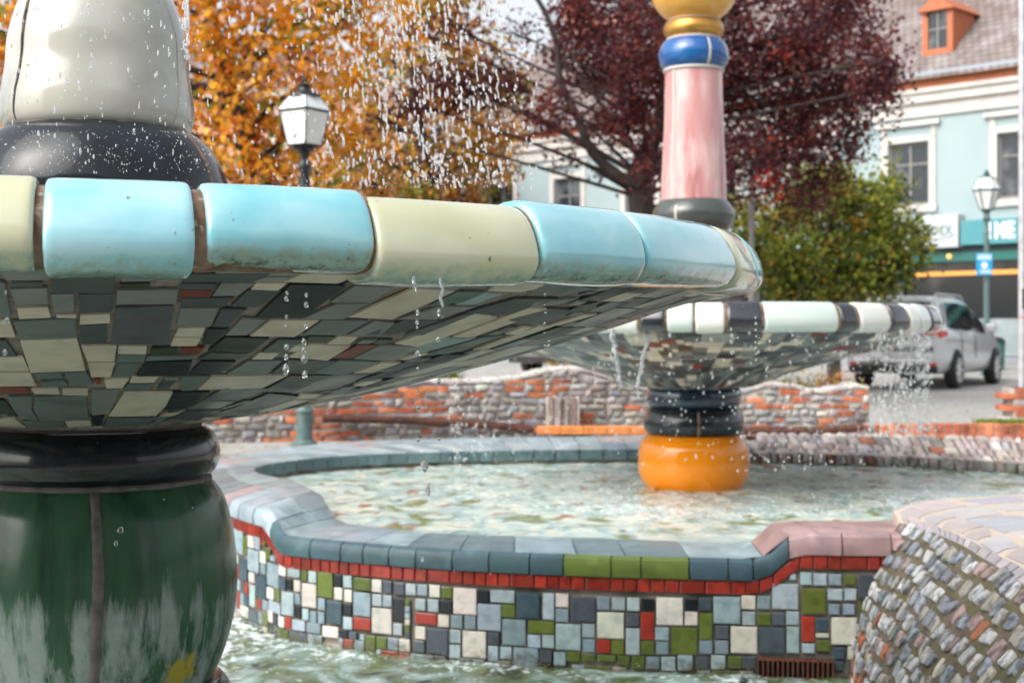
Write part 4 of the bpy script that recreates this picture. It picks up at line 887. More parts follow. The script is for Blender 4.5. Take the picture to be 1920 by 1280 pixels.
# ------------------------------------------------------------------ lamps, poles, sign
def tube_thing(name,label,cat,x,y,z0,z1,r,m,extra=None,group=None):
    root=thing(name,label,cat,(x,y,z0),group=group); MB().tube([(0,0,0),(0,0,z1-z0)],r,16).build('shaft',m,root,smooth=40)
    if extra: extra(root)
    return root
def polex(root):
    MB().tube([(0,0,2.05-.0),(0,0,2.25)],.05,16).build('collar',M['darkmetal'],root,smooth=40)
    MB().tube([(0,0,1.46),(0,0,1.485)],.041,16).build('red_band',mat('red_tape',(.45,.12,.08),.6),root,smooth=40)
D_=16.6
r=tube_thing('pole','tall plain galvanised pole rising from the brick pier at the right edge','pole',xp(1916,D_),D_,.35,6.5,.040,M['galv'])
zz=CZ+(620-560)/F*D_-.35
MB().box((-.01,-.06,zz-.12),(.12,.0,zz+.12),bev=.01).build('junction_box',mat('brown_box',(.03,.022,.02),.5),r)
MB().tube([(0,0,zz-.23),(0,0,zz-.21)],.042,16).build('band',mat('red_tape',(.5,.22,.18),.6),r,smooth=40)
D_=21
tube_thing('pole','thin weathered grey post standing under the purple tree, left of the green tree','pole',xp(1409,D_),D_,0,CZ+(620-318)/F*D_,.042,mat('post_grey',(.34,.32,.33),.6,n1=(8,5,(.24,.22,.22),.4,.7)),lambda r:(MB().lathe([(.042,0),(.05,.02),(.03,.05),(.004,.07)],16,c=(0,0,CZ+(620-318)/F*21)).build('cap',M['galv'],r,smooth=40)))
def lantern(root,z,hw_top,hw_bot,h,roof_h,sides,glass,roofm,frame,rot,fr=.010):
    def ring(r,zz): return [Vector((r*math.sin(rot+2*math.pi*k/sides),-r*math.cos(rot+2*math.pi*k/sides),zz)) for k in range(sides)]
    lo,hi=ring(hw_bot,z),ring(hw_top,z+h); r1,r2=ring(hw_top*1.06,z+h+.012),ring(hw_top*.62,z+h+roof_h)
    for k in range(sides):
        k2=(k+1)%sides
        MB().add([lo[k],lo[k2],hi[k2],hi[k]],[(0,1,2,3)]).build('glass_pane',glass,root)
    fm=MB()
    for k in range(sides):
        k2=(k+1)%sides; fm.tube([lo[k]*1.0,hi[k]],fr,6); fm.tube([lo[k],lo[k2]],fr,6); fm.tube([hi[k],hi[k2]],fr*1.5,6)
        fm.tube([r1[k],r2[k]],fr*.7,6)
    fm.build('frame',frame,root,smooth=40)
    rm=MB(); vs=r1+r2; fs=[(k,(k+1)%sides,sides+(k+1)%sides,sides+k) for k in range(sides)]+[tuple(range(sides))[::-1]]; rm.add(vs,fs); rm.build('roof',roofm,root)
    zt=z+h+roof_h
    MB().lathe([(hw_top*.62,0),(hw_top*.60,.015),(hw_top*.28,.05),(hw_top*.22,.085),(hw_top*.30,.10),(hw_top*.12,.12),(hw_top*.14,.145),(hw_top*.03,.175)],20,c=(0,0,zt)).build('finial',frame,root,smooth=40)
D_=13.1
lp=thing('street_lamp','street lamp with a white four sided lantern standing before the orange tree','street lamp',(xp(571,D_),D_,0))
MB().lathe([(.12,0),(.12,.03),(.075,.06),(.072,.30),(.085,.31),(.085,.33),(.055,.36),(.045,.42),(.040,1.9),(.035,2.55),(.05,2.57),(.05,2.60),(.03,2.63),(.045,2.70),(.060,2.73)],24).build('post',M['greyteal'],lp,smooth=40)
MB().lathe([(.036,1.9),(.055,2.42),(.040,2.50),(.06,2.55),(.06,2.60),(.035,2.64),(.05,2.70),(.125,2.735)],24).build('head_bracket',M['darkmetal'],lp,smooth=40)
zl=CZ+(620-273)/F*D_
lantern(lp,zl,.228,.155,.315,.135,4,M['lampglass'],M['lampwhite'],M['darkmetal'],R(12),.008)
D_=30.5
lp=thing('street_lamp','teal street lamp with a tapering glass lantern in front of the blue house','street lamp',(xp(1850,D_),D_,gz(0,D_)))
zh=CZ+(620-395)/F*D_-gz(0,D_)
MB().lathe([(.13,0),(.13,.05),(.09,.1),(.085,.6),(.10,.62),(.07,.68),(.062,1.2),(.055,zh-.5),(.075,zh-.48),(.05,zh-.44),(.045,zh-.2),(.075,zh-.16),(.05,zh-.1),(.06,zh)],20).build('post',M['greyteal'],lp,smooth=40)
fm=MB()
for k in range(4):
    a=k*math.pi/2+.5; fm.tube([(0,0,zh-.30),(.10*math.sin(a),-.10*math.cos(a),zh-.18),(.05*math.sin(a),-.05*math.cos(a),zh-.08),(.13*math.sin(a),-.13*math.cos(a),zh+.03)],.014,6)
fm.build('head_bracket',M['teal_paint'],lp,smooth=40)
lantern(lp,zh+.02,.27,.13,.42,.26,6,M['lampglass'],M['lampglass'],M['teal_paint'],R(10),.016)
# parking sign on the lamp: facing the square
def text_mesh(txt,size,m,parent,loc,rot=(R(90),0,0),extrude=.004,sx=1,name='lettering',bold=.0):
    cu=bpy.data.curves.new('t','FONT'); cu.body=txt; cu.size=size; cu.extrude=extrude; cu.align_x='CENTER'; cu.align_y='CENTER'; cu.offset=bold; cu.resolution_u=3
    to=bpy.data.objects.new('t',cu); COL.objects.link(to); dg=bpy.context.evaluated_depsgraph_get(); me=bpy.data.meshes.new_from_object(to.evaluated_get(dg))
    bpy.data.objects.remove(to); me.name=name; me.materials.clear(); me.materials.append(m)
    o=bpy.data.objects.new(name,me); COL.objects.link(o); o.parent=parent; o.location=loc; o.rotation_euler=rot; o.scale=(sx,1,1); return o
sg=thing('parking_sign','small bright blue sign with a pale header and white disc on the teal lamp post','sign',(xp(1845.5,D_-.12),D_-.12,CZ+(620-496)/F*D_))
MB().box((-.17,-.008,-.235),(.17,.008,.235),bev=.004).build('panel',mat('sign_blue',(.012,.31,.58),.35),sg)
white=mat('sign_white',(.75,.78,.80),.4); pale=mat('sign_pale_blue',(.42,.60,.74),.4)
MB().box((-.15,-.012,.09),(.15,-.0083,.215)).build('header',pale,sg)
mb=MB(); n=20; vs=[(.07*math.cos(2*math.pi*k/n),-.0125,-.02+.07*math.sin(2*math.pi*k/n)) for k in range(n)]+[(.07*math.cos(2*math.pi*k/n),-.0085,-.02+.07*math.sin(2*math.pi*k/n)) for k in range(n)]
mb.add(vs,[tuple(range(n))]+[(k,n+k,n+(k+1)%n,(k+1)%n) for k in range(n)]).build('disc',white,sg)
MB().box((-.10,-.012,-.20),(.14,-.0083,-.11)).build('footer',pale,sg)
MB().box((-.02,.008,-.05),(.02,.10,.05)).build('clamp',M['galv'],sg)

# ------------------------------------------------------------------ blue corner building
BO=Vector((10.6,38,0)); E1=Vector((.7071,-.7071,0)); 
bl=thing('townhouse','pale blue townhouse with white window surrounds, grey tiled roof and dark shopfront','house',(BO.x,BO.y,0),-math.pi/4)
# local: x along the facade to the right, -y towards the square
def zy(y,px=1702):   # height of a feature seen at (px,y) on the facade
    k=(px-960)/F; s=(k*38-10.6)/(.7071*(1+k)); d=38-.7071*s; return CZ+(620-y)/F*d
L0,L1=-18.5,7.0
mblue=mat('blue_render',(.31,.39,.395),.85,n1=(.6,6,(.275,.35,.36),.4,.7),bump=(30,.2,.01)); mwhite=mat('white_trim',(.52,.495,.46),.7,n1=(2,6,(.43,.41,.38),.45,.7))
glassd=mat('window_glass',(.025,.032,.038),.08,n1=(1.1,4,(.12,.13,.135),.50,.62),spec=.5); framem=mat('window_frame',(.20,.19,.19),.5)
zc0,zc1=6.72,7.44; zs=3.36
wx=[-15.5,-12.4,-9.3,-6.2,-3.1,0,3.1,6.1]; ww,wz0,wz1=.60,zy(385),zy(268)
mb=MB(); xs_=[L0]
for x in wx: xs_+= [x-ww,x+ww]
xs_.append(L1)
for i in range(len(xs_)-1):
    a,b=xs_[i],xs_[i+1]
    if i%2==0: mb.box((a,0,zs),(b,.3,zc0))
    else: mb.box((a,0,zs),(b,.3,wz0)); mb.box((a,0,wz1),(b,.3,zc0))
mb.box((L0,.3,zs),(L1,9,7.76)); mb.box((L0,0,.0),(L0+.5,9,zs))
mb.build('wall',mblue,bl)
for x in wx:
    w_=MB(); t_=.13
    w_.box((x-ww-.20,-.05,wz0-.02),(x-ww,.012,wz1+.16)); w_.box((x+ww,-.05,wz0-.02),(x+ww+.20,.012,wz1+.16)); w_.box((x-ww-.001,-.048,wz1),(x+ww+.001,.012,wz1+.158))
    w_.box((x-ww-.24,-.10,wz0-.20),(x+ww+.24,.012,wz0-.02)); w_.box((x-ww-.20,-.03,wz1+.16),(x-ww-.05,.012,wz1+.42)); w_.box((x+ww+.05,-.03,wz1+.16),(x+ww+.20,.012,wz1+.42)); w_.box((x-ww-.34,-.13,wz1+.42),(x+ww+.34,.012,wz1+.54))
    wo=w_.build('window',mwhite,bl)
    f=MB(); 
    for a,b,c,d_ in((x-ww,x-ww+.06,wz0,wz1),(x+ww-.06,x+ww,wz0,wz1),(x-.03,x+.03,wz0,wz1)): f.box((a,.10,c),(b,.16,d_))
    f.box((x-ww,.102,wz1-.07),(x+ww,.158,wz1)); f.box((x-ww,.102,wz0),(x+ww,.158,wz0+.07)); f.box((x-ww,.105,wz1-.60),(x+ww,.155,wz1-.55))
    f.build('frame',framem,wo); MB().box((x-ww,.13,wz0),(x+ww,.145,wz1)).build('pane',glassd,wo)
MB().box((L0-.1,-.08,zc0),(L1,.35,7.08)).box((L0-.2,-.20,7.08),(L1,.35,zc1-.12)).box((L0-.25,-.28,zc1-.12),(L1,.35,zc1)).build('cornice',mwhite,bl)
MB().box((L0-.2,-.22,zc1+.003),(L1,.3,7.72),(1,1,1)).build('brick_course',mat('orange_eaves',(.48,.16,.075),.8,n1=(5,5,(.40,.13,.06),.4,.7)),bl)
MB().tube([(L0-.3,-.34,7.76),(L1,-.34,7.76)],.085,10).build('gutter',mat('gutter_zinc',(.24,.28,.31),.45,metal=.3),bl,smooth=40)
# roof with tile courses
def roof_tiles(): 
    m=mat('roof_tiles',(.215,.175,.165),.85,n1=(1.6,6,(.30,.27,.26),.42,.62),n2=(.5,5,(.17,.12,.10),.5,.72))
    t=m.node_tree;N=t.nodes;L=t.links;b=N['Principled BSDF'];src=b.inputs['Base Color'].links[0].from_socket
    tc=N.new('ShaderNodeTexCoord'); sp=N.new('ShaderNodeMapping'); sp.inputs['Rotation'].default_value=(R(-42),0,0); L.new(tc.outputs['Object'],sp.inputs[0])
    br=N.new('ShaderNodeTexBrick'); br.inputs['Scale'].default_value=1; br.inputs['Brick Width'].default_value=.22; br.inputs['Row Height'].default_value=.26; br.inputs['Mortar Size'].default_value=.018; br.inputs['Color1'].default_value=(1,1,1,1); br.inputs['Color2'].default_value=(.72,.70,.70,1); br.inputs['Mortar'].default_value=(.35,.33,.33,1); L.new(sp.outputs[0],br.inputs[0])
    mx=N.new('ShaderNodeMix'); mx.data_type='RGBA'; mx.blend_type='MULTIPLY'; mx.inputs[0].default_value=1; L.new(src,mx.inputs[6]); L.new(br.outputs[0],mx.inputs[7]); L.new(mx.outputs[2],b.inputs['Base Color'])
    return m
RT=roof_tiles(); pr=math.tan(R(42)); ridge=12.6; yr=(ridge-7.78)/pr
mb=MB(); mb.add([(L0-.4,-.45,7.72),(L1,-.45,7.72),(L1,yr,ridge),(L0+1.2,yr,ridge),(L0-.4,2*yr,7.72),(L1,2*yr,7.72),(L0-.4,-.45,7.64),(L1,-.45,7.64)],[(0,1,2,3),(3,2,5,4),(0,3,4),(6,7,1,0)])
rf=mb.build('roof',RT,bl)
mb=MB(); sdx=8.2 
# dormer
dx=zd=0
dm=thing  # placeholder name
dxx=.10+.55; dz0,dz1=8.45,9.55; dy=(8.38-7.72)/pr-.40
orm=mat('orange_dormer',(.42,.14,.065),.7,n1=(5,5,(.40,.12,.05),.4,.7))
d_=MB(); hw=.44
d_.box((dxx-hw,dy,dz0),(dxx-hw+.16,dy+.12,dz1)).box((dxx+hw-.16,dy,dz0),(dxx+hw,dy+.12,dz1)).box((dxx-hw+.001,dy+.001,dz0-.06),(dxx+hw-.001,dy+.119,dz0+.10)).box((dxx-hw,dy+.121,dz0),(dxx+hw,dy+1.2,dz1-.002))
d_.add([(dxx-hw-.10,dy-.12,dz1),(dxx+hw+.10,dy-.12,dz1),(dxx,dy-.12,dz1+.42),(dxx-hw-.10,dy+1.5,dz1),(dxx+hw+.10,dy+1.5,dz1),(dxx,dy+1.5,dz1+.42)],[(0,1,2),(0,2,5,3),(1,4,5,2),(0,3,4,1),(3,5,4)])
do=d_.build('dormer',orm,bl)
MB().box((dxx-hw+.16,dy+.05,dz0+.10),(dxx+hw-.16,dy+.07,dz1)).build('pane',glassd,do)
MB().box((dxx-.025,dy+.02,dz0+.10),(dxx+.025,dy+.049,dz1)).box((dxx-hw+.16,dy+.022,dz0+.6),(dxx+hw-.16,dy+.047,dz0+.64)).build('frame',framem,do)
# pinkish upper roof strip and skylight row behind it
mb=MB(); o=.05; a_=10.9; ya=(a_-7.75)/pr; mb.add([(L0+1.8,ya,a_+o),(L1,ya,a_+o),(L1,yr,ridge+o),(L0+1.6,yr,ridge+o)],[(0,1,2,3)]); mb.build('upper_tiles',mat('pink_roof_tiles',(.42,.22,.18),.85,n1=(2,5,(.36,.19,.16),.4,.7)),rf)
cx_,cy_=-17.0,yr+.2
ch=MB().box((cx_-.36,cy_-.36,ridge-1.6),(cx_+.36,cy_+.36,ridge+2.4)).box((cx_-.45,cy_-.45,ridge+2.4),(cx_+.45,cy_+.45,ridge+2.6)).build('chimney',mat('chimney_brick',(.50,.19,.10),.85,n1=(4,5,(.40,.14,.08),.4,.7)),rf)
# shopfront
dark=mat('shop_dark',(.012,.013,.014),.12,n1=(1.5,4,(.035,.03,.028),.5,.7)); tealm=mat('teal_beam',(.015,.12,.105),.5); 
z0b=.42; sx0=zx=None
sp_=MB().box((L0+.5,1.2,z0b),(L1,1.25,zs)).build('shop_interior',dark,bl)
MB().box((L0+.5,-.06,3.06),(L1,.25,zs-.001)).build('fascia',mat('fascia_dark',(.02,.045,.045),.5),bl)
MB().box((L0+.5,-.10,2.86),(L1,.2,3.09)).build('beam',tealm,bl)
for x in(-4.9,-2.2,-.25,4.4): MB().box((x-.09,.0,z0b),(x+.09,.2,2.86)).build('post',mat('post_dark',(.05,.055,.06),.5),bl)
MB().box((L0+.5,.10,z0b),(L1,.16,2.86)).build('shop_glass',mat('shop_glass',(.012,.014,.016),.06,n1=(.9,4,(.05,.05,.05),.5,.66),spec=.7),bl)
MB().box((1.2,.04,z0b),(3.9,.08,z0b+.95)).build('frosted_panel',mat('frosted_glass',(.26,.31,.32),.5,n1=(1.5,5,(.16,.19,.20),.4,.7)),bl)
lit=mat('lit_tube',(.6,.25,.05),.5,emit=(1,.38,.08),estr=.25)
MB().box((-.15,.06,zy(516,1800)),(3.4,.095,zy(508,1800))).build('light_strip',lit,bl)
lb=mat('lit_lamp',(.7,.35,.05),.5,emit=(1,.5,.12),estr=.7)
for px,yy in((1784,481),(1730,476)):
    k=(px-960)/F; s=(k*38-10.6)/(.7071*(1+k)); z=zy(yy,px); bm_=MB(); bm_.lathe([(.001,-.07),(.05,-.05),(.07,0),(.05,.05),(.001,.07)],12,c=(s,-.12,z)); bm_.build('shop_lamp',lb,bl,smooth=True)
# signs
def sx_of(px): k=(px-960)/F; return (k*38-10.6)/(.7071*(1+k))
a,b=sx_of(1640),sx_of(1808); zt,zb=zy(406,1740),zy(467,1740)
s1=thing('shop_sign','white shop sign with thin grey green letters beyond the green tree','sign',(0,0,0)); s1.location=BO+E1*a; s1.rotation_euler=(0,0,-math.pi/4); tag(s1)
MB().box((0,-.34,zb),(b-a,-.001,zt),bev=.01).build('panel',mat('sign_panel_white',(.44,.47,.47),.5,n1=(1.2,4,(.39,.42,.42),.4,.7)),s1)
tm=mat('sign_grey_green',(.10,.20,.20),.5)
text_mesh('OCK',.36,tm,s1,(sx_of(1777)-a,-.342,(zt+zb)/2+.0),bold=.004,sx=.85)
MB().tube([(sx_of(1725)-a,-.343,zb+.16),(sx_of(1765)-a,-.345,zb+.20),(sx_of(1800)-a,-.343,zb+.29)],.012,6).build('flourish',tm,s1)
a2,b2=sx_of(1811),L1; zt2,zb2=zy(414,1830),zy(460,1830)
s2=thing('shop_sign','teal shop sign with bold white letters behind the lamp post at the right edge','sign',(0,0,0)); s2.location=BO+E1*a2; s2.rotation_euler=(0,0,-math.pi/4)
MB().box((0,-.30,zb2),(b2-a2,-.001,zt2),bev=.01).build('panel',mat('sign_panel_teal',(.06,.23,.26),.5,n1=(1.2,4,(.08,.25,.28),.4,.7)),s2)
for ch_,px in(('I',1864),('M',1885),('E',1905)):
    text_mesh(ch_,.56,white,s2,(sx_of(px)-a2,-.302,(zt2+zb2)/2),bold=.025,sx={'I':1.1,'M':.66,'E':.78}[ch_])
bn=thing('waste_bin','small green waste bin on the pavement by the silver car','bin',(xp(1869,32),32,gz(0,32)))
MB().lathe([(.14,0),(.16,.02),(.18,.55),(.185,.60),(.17,.60)],20).build('body',mat('bin_green',(.02,.16,.10),.45),bn,smooth=40)
MB().lathe([(.19,.60),(.19,.64),(.12,.72),(.01,.74)],20).build('lid',M['darkmetal'],bn,smooth=40)
# ------------------------------------------------------------------ peach building behind the orange trees
pb=thing('townhouse','peach rendered house glimpsed behind the orange trees','house',(-10,40,0))
mp_=mat('peach_render',(.58,.33,.23),.85,n1=(.5,5,(.64,.40,.29),.4,.7)); cream_=mat('cream_trim',(.70,.64,.55),.7)
mb=MB(); mb.box((-12,0,0),(5.8,8,7.6)); mb.build('wall',mp_,pb)
MB().box((-12.2,-.2,7.6),(6.0,8.2,7.9)).build('cornice',cream_,pb)
MB().add([(-12.4,-.4,7.9),(6.2,-.4,7.9),(6.2,8.4,7.9),(-12.4,8.4,7.9),(-10,4,10.2),(4,4,10.2)],[(0,1,5,4),(1,2,5),(2,3,4,5),(3,0,4)]).build('roof',RT,pb)
for x in(-9.8,-6.6,-3.4,-.2,3.0):
    for z in(1.2,4.4):
        wo=MB().box((x-.75,-.05,z-.2),(x-.5,.01,z+2.1)).box((x+.5,-.05,z-.2),(x+.75,.01,z+2.1)).box((x-.501,-.048,z+1.8),(x+.501,.01,z+2.098)).box((x-.501,-.09,z-.2),(x+.501,.01,z)).build('window',cream_,pb)
        MB().box((x-.5,-.02,z),(x+.5,-.003,z+1.8)).build('pane',glassd,wo)
# white low house between them
wb=thing('townhouse','white house with dark windows behind the gap between the trees','house',(-7.2,44,0))
MB().box((0,0,0),(6.5,8,5.6)).build('wall',mwhite,wb)
MB().add([(-.3,-.3,5.6),(6.8,-.3,5.6),(6.8,8.3,5.6),(-.3,8.3,5.6),(1.2,4,7.6),(5.3,4,7.6)],[(0,1,5,4),(1,2,5),(2,3,4,5),(3,0,4)]).build('roof',RT,wb)
for x in(1.3,3.3,5.3): 
    wo=MB().box((x-.6,-.06,3.1),(x+.6,-.003,4.9)).build('window',cream_,wb); MB().box((x-.45,-.08,3.2),(x+.45,-.061,4.8)).build('pane',glassd,wo)

# ------------------------------------------------------------------ cars
def make_car(label,loc,rz,paint,seed=0,sc=1.0):
    c=thing('parked_car',label,'car',loc,rz,group='cars parked beyond the wall')
    ST=[(-.94,.50,.90,.92,.74,.72),(-.90,.36,1.0,1.02,.86,.84),(-.84,.30,1.06,1.16,.89,.87),(-.70,.28,1.07,1.46,.90,.88),(-.55,.28,1.07,1.63,.90,.88),(-.2,.28,1.06,1.68,.90,.88),(.7,.27,1.03,1.69,.90,.88),(1.4,.27,1.01,1.63,.90,.88),(1.8,.27,1.00,1.46,.90,.88),(2.2,.27,1.0,1.22,.90,.87),(2.5,.28,1.0,1.04,.90,.86),(3.0,.30,.93,.98,.88,.82),(3.4,.32,.80,.86,.84,.76),(3.58,.36,.66,.70,.74,.66)]
    def sect(x,zb,zl,zr,w,wb_):
        wr=wb_-.20*min(1,max(0,(zr-zl)/.55)); 
        h=[(0,zb),(w*.86,zb),(w*.97,zb+.10),(w,zb+.28),(w*.985,zl-.22),(w*.99,zl-.12),(wb_*.975,zl),(wr*1.0,zl+(zr-zl)*.88),(wr*.90,zr),(wr*.5,zr+.015),(0,zr+.02)]
        return [Vector((x,y,z)) for y,z in h]+[Vector((x,-y,z)) for y,z in h[-2:0:-1]]
    def S_at(x):
        for a,b in zip(ST,ST[1:]):
            if x<=b[0]: t=(x-a[0])/(b[0]-a[0]); return sect(x,*lin(a[1:],b[1:],t))
    X=sorted(set([s[0] for s in ST]+[-.4,0,.35,1.05,1.6,2.0,2.35,2.7,3.2])); rows=[S_at(x) for x in X]; n=len(rows[0]); mb=MB()
    mb.add([v for r in rows for v in r],[(i*n+j,i*n+(j+1)%n,(i+1)*n+(j+1)%n,(i+1)*n+j) for i in range(len(rows)-1) for j in range(n)]+[tuple(range(n)),tuple(((len(rows)-1)*n+j) for j in range(n))[::-1]])
    body=mb.build('body',paint,c,smooth=38)
    gl=mat('car_glass',(.010,.014,.016),.05,spec=.8) if 'car_glass' not in bpy.data.materials else bpy.data.materials['car_glass']
    rub=bpy.data.materials.get('car_rubber') or mat('car_rubber',(.018,.018,.018),.7); al=bpy.data.materials.get('car_alloy') or mat('car_alloy',(.68,.68,.69),.35,metal=.3); red=bpy.data.materials.get('car_red') or mat('car_red',(.50,.02,.015),.2,coat=.5); chrome=bpy.data.materials.get('car_chrome') or mat('car_chrome',(.6,.6,.62),.2,metal=.8)
    for s in(1,-1):
        for xa,xb in((-.44,.335),(.345,1.245),(1.255,2.10)):
            m=MB(); vs=[]
            k=5
            for i in range(k+1):
                x=xa+(xb-xa)*i/k; q=S_at(x); lo,hi=q[6],q[7]
                if xa<0 and i==0: x0=.18
                else: x0=.06
                for f in(x0 if i else .10,.5,.94): p=lo.lerp(hi,f); vs.append((p.x,s*(p.y+.006),p.z))
            m.add(vs,[(i*3+j,(i+1)*3+j,(i+1)*3+j+1,i*3+j+1) for i in range(k) for j in range(2)]); m.build('side_window',gl,c)
        # door lines, handles, mirror
        for x in(.34,1.25): 
            q=S_at(x); MB().tube([(x,s*(q[3].y+.002),q[3].z),(x,s*(q[5].y+.003),q[5].z),(x,s*(q[6].y+.003),q[6].z)],.007,5).build('door_gap',rub,c)
        for x in(.2,1.1): q=S_at(x); MB().box((x-.11,s*q[5].y-.015,q[5].z-.02),(x+.07,s*q[5].y+.015,q[5].z+.015),bev=.006).build('door_handle',paint,c)
        mi=MB().box((1.86,s*1.0-.11,1.02),(2.02,s*1.0+.11,1.20),bev=.04); mi.build('mirror',paint,c)
        MB().tube([(-.5,s*.60,1.665),(-.3,s*.62,1.73),(1.2,s*.62,1.72),(1.45,s*.60,1.66)],.018,8).build('roof_rail',chrome,c,smooth=True)
        # tail lights
        m=MB(); q0=S_at(-.90);q1=S_at(-.62)
        m.add([(-.935,s*.46,.93),(-.935,s*.46,1.06),(-.90,s*.865,1.06),(-.90,s*.875,.93),(-.60,s*.905,.98),(-.60,s*.90,1.06),(-.8,s*.5,.93),(-.8,s*.5,1.06)],[(0,3,2,1),(3,4,5,2),(1,2,5,7),(0,6,4,3)]); m.build('tail_light',red,c)
        MB().box((-.955,s*.70-.09,.42),(-.90,s*.70+.09,.50),bev=.01).build('reflector',red,c)
        MB().box((3.40,s*.60-.18,.66),(3.57,s*.60+.16,.78),bev=.03).build('headlight',chrome,c)
    for wx_ in(0,2.67):
        for s in(1,-1):
            arch=MB(); vs=[(wx_+.385*math.cos(a),s*.9045,.34+.385*math.sin(a)) for a in [math.pi*k/14 for k in range(15)]]+[(wx_-.40,s*.9045,.28),(wx_+.40,s*.9045,.28)]
            vs2=[(x,s*.80,z) for x,y,z in vs]; arch.add(vs+vs2,[tuple(range(17))]+[(k,17+k,17+(k+1)%17,(k+1)%17) for k in range(17)]); arch.build('wheel_arch',rub,c)
            wr_=MB(); pr_=[(.21,-.10),(.30,-.11),(.335,-.08),(.343,0),(.335,.08),(.30,.11),(.21,.10)]
            v_=[];f_=[]; sg_=28
            for r_,y_ in pr_:
                for k in range(sg_): a=2*math.pi*k/sg_; v_.append((wx_+r_*math.cos(a),s*(.84+y_),.345+r_*math.sin(a)))
            for i in range(len(pr_)-1):
                for k in range(sg_): f_.append((i*sg_+k,i*sg_+(k+1)%sg_,(i+1)*sg_+(k+1)%sg_,(i+1)*sg_+k))
            wr_.add(v_,f_); wh=wr_.build('wheel',rub,c,smooth=40)
            rm=MB(); v_=[(wx_,s*.925,.345)]
            for r_,y_ in((.06,.925),(.19,.945),(.22,.952),(.225,.93)):
                for k in range(sg_): a=2*math.pi*k/sg_; v_.append((wx_+r_*math.cos(a),s*y_,.345+r_*math.sin(a)))
            # spokes
            for k in range(7):
                a=2*math.pi*k/7; d1=Vector((math.cos(a),0,math.sin(a))); t1=Vector((-math.sin(a),0,math.cos(a))); o_=Vector((wx_,s*.945,.345))
                rm.add([o_+d1*.03-t1*.03,o_+d1*.03+t1*.03,o_+d1*.205+t1*.018,o_+d1*.205-t1*.018,o_+d1*.03-t1*.03-Vector((0,s*.03,0)),o_+d1*.03+t1*.03-Vector((0,s*.03,0)),o_+d1*.205+t1*.018-Vector((0,s*.03,0)),o_+d1*.205-t1*.018-Vector((0,s*.03,0))],[(0,1,2,3),(0,4,5,1),(2,6,7,3),(1,5,6,2),(0,3,7,4)])
            for (ra,ya),(rb,yb) in (((.195,.95),(.225,.952)),((.0,.948),(.05,.948))):
                vv=[]
                for r_,y_ in((ra,ya),(rb,yb)):
                    for k in range(sg_): a=2*math.pi*k/sg_; vv.append((wx_+r_*math.cos(a),s*y_,.345+r_*math.sin(a)))
                rm.add(vv,[(k,(k+1)%sg_,sg_+(k+1)%sg_,sg_+k) for k in range(sg_)])
            rm.build('rim',al,wh)
    m=MB(); vs=[]
    for i,x in enumerate((-.86,-.78,-.70,-.60)):
        q=S_at(x); 
        for f in(-.86,-.5,0,.5,.86): vs.append((x-.012,f*q[8].y/.9*1.0,q[10].z-.006 if abs(f)<.8 else q[9].z-.01))
    m.add(vs,[(i*5+j,i*5+j+1,(i+1)*5+j+1,(i+1)*5+j) for i in range(3) for j in range(4)]); m.build('rear_window',gl,c)
    m=MB(); vs=[]
    for i,x in enumerate((1.62,1.85,2.1,2.42)):
        q=S_at(x)
        for f in(-.9,-.5,0,.5,.9): vs.append((x+.008,f*q[8].y/.9,q[10].z+.010))
    m.add(vs,[(i*5+j,i*5+j+1,(i+1)*5+j+1,(i+1)*5+j) for i in range(3) for j in range(4)]); m.build('windscreen',gl,c)
    MB().box((-.985,-.80,.30),(-.86,.80,.44),bev=.03).build('bumper_skirt',rub,c); MB().box((-.995,-.74,.47),(-.90,.74,.60),bev=.03).build('bumper',chrome if seed==0 else paint,c)
    MB().box((-.965,-.26,.78),(-.945,.26,.89)).build('number_plate',white,c); MB().box((-.965,-.42,.92),(-.94,.42,.945),bev=.006).build('chrome_strip',chrome,c)
    MB().tube([(-.42,0,1.685),(-.48,0,1.76)],.02,8).build('aerial',paint,c)
    return c
silver=mat('silver_paint',(.56,.58,.60),.28,metal=.35,coat=.8); wpaint=mat('pale_paint',(.62,.64,.66),.25,metal=.1,coat=.8)
th=R(33); make_car('silver estate car seen from the rear, parked before the dark shopfront',(7.37,26.44,0),R(57),silver)
make_car('pale silver car half hidden behind the rubble wall, seen under the near bowl',(xp(975,30)+.95,30.4,gz(0,30)),R(55),wpaint,1)

# ------------------------------------------------------------------ unseen houses added behind the camera to shape the reflections in the glazes
hm=mat('ochre_render',(.30,.27,.23),.85,n1=(.5,5,(.33,.30,.26),.4,.7)); hm2=mat('grey_render',(.26,.25,.24),.85,n1=(.5,5,(.30,.29,.28),.4,.7))
for x0,x1,h,m_,lab in((-17,-6.5,8.2,hm,'ochre house closing the square behind the viewer'),(-6.4,4.2,9.0,hm2,'grey house closing the square behind the viewer'),(4.3,16,7.8,hm,'long ochre house closing the square behind the viewer')):
    h_=thing('townhouse',lab,'house',(x0,-11,0)); w_=x1-x0
    MB().box((0,-7,0),(w_,0,h)).build('wall',m_,h_)
    MB().add([(-.2,.3,h),(w_+.2,.3,h),(w_+.2,-7.3,h),(-.2,-7.3,h),(-.2,-3.5,h+2.2),(w_+.2,-3.5,h+2.2)],[(0,1,5,4),(2,3,4,5),(0,4,3),(1,2,5)]).build('roof',RT,h_)
    n_=int(w_/2.6)
    for i_ in range(n_):
        xx=(i_+.5)*w_/n_
        for z_ in(1.0,4.0):
            wo=MB().box((xx-.65,.0005,z_-.15),(xx+.65,.06,z_+1.75)).build('window',mwhite,h_); MB().box((xx-.5,.061,z_),(xx+.5,.07,z_+1.6)).build('pane',glassd,wo)
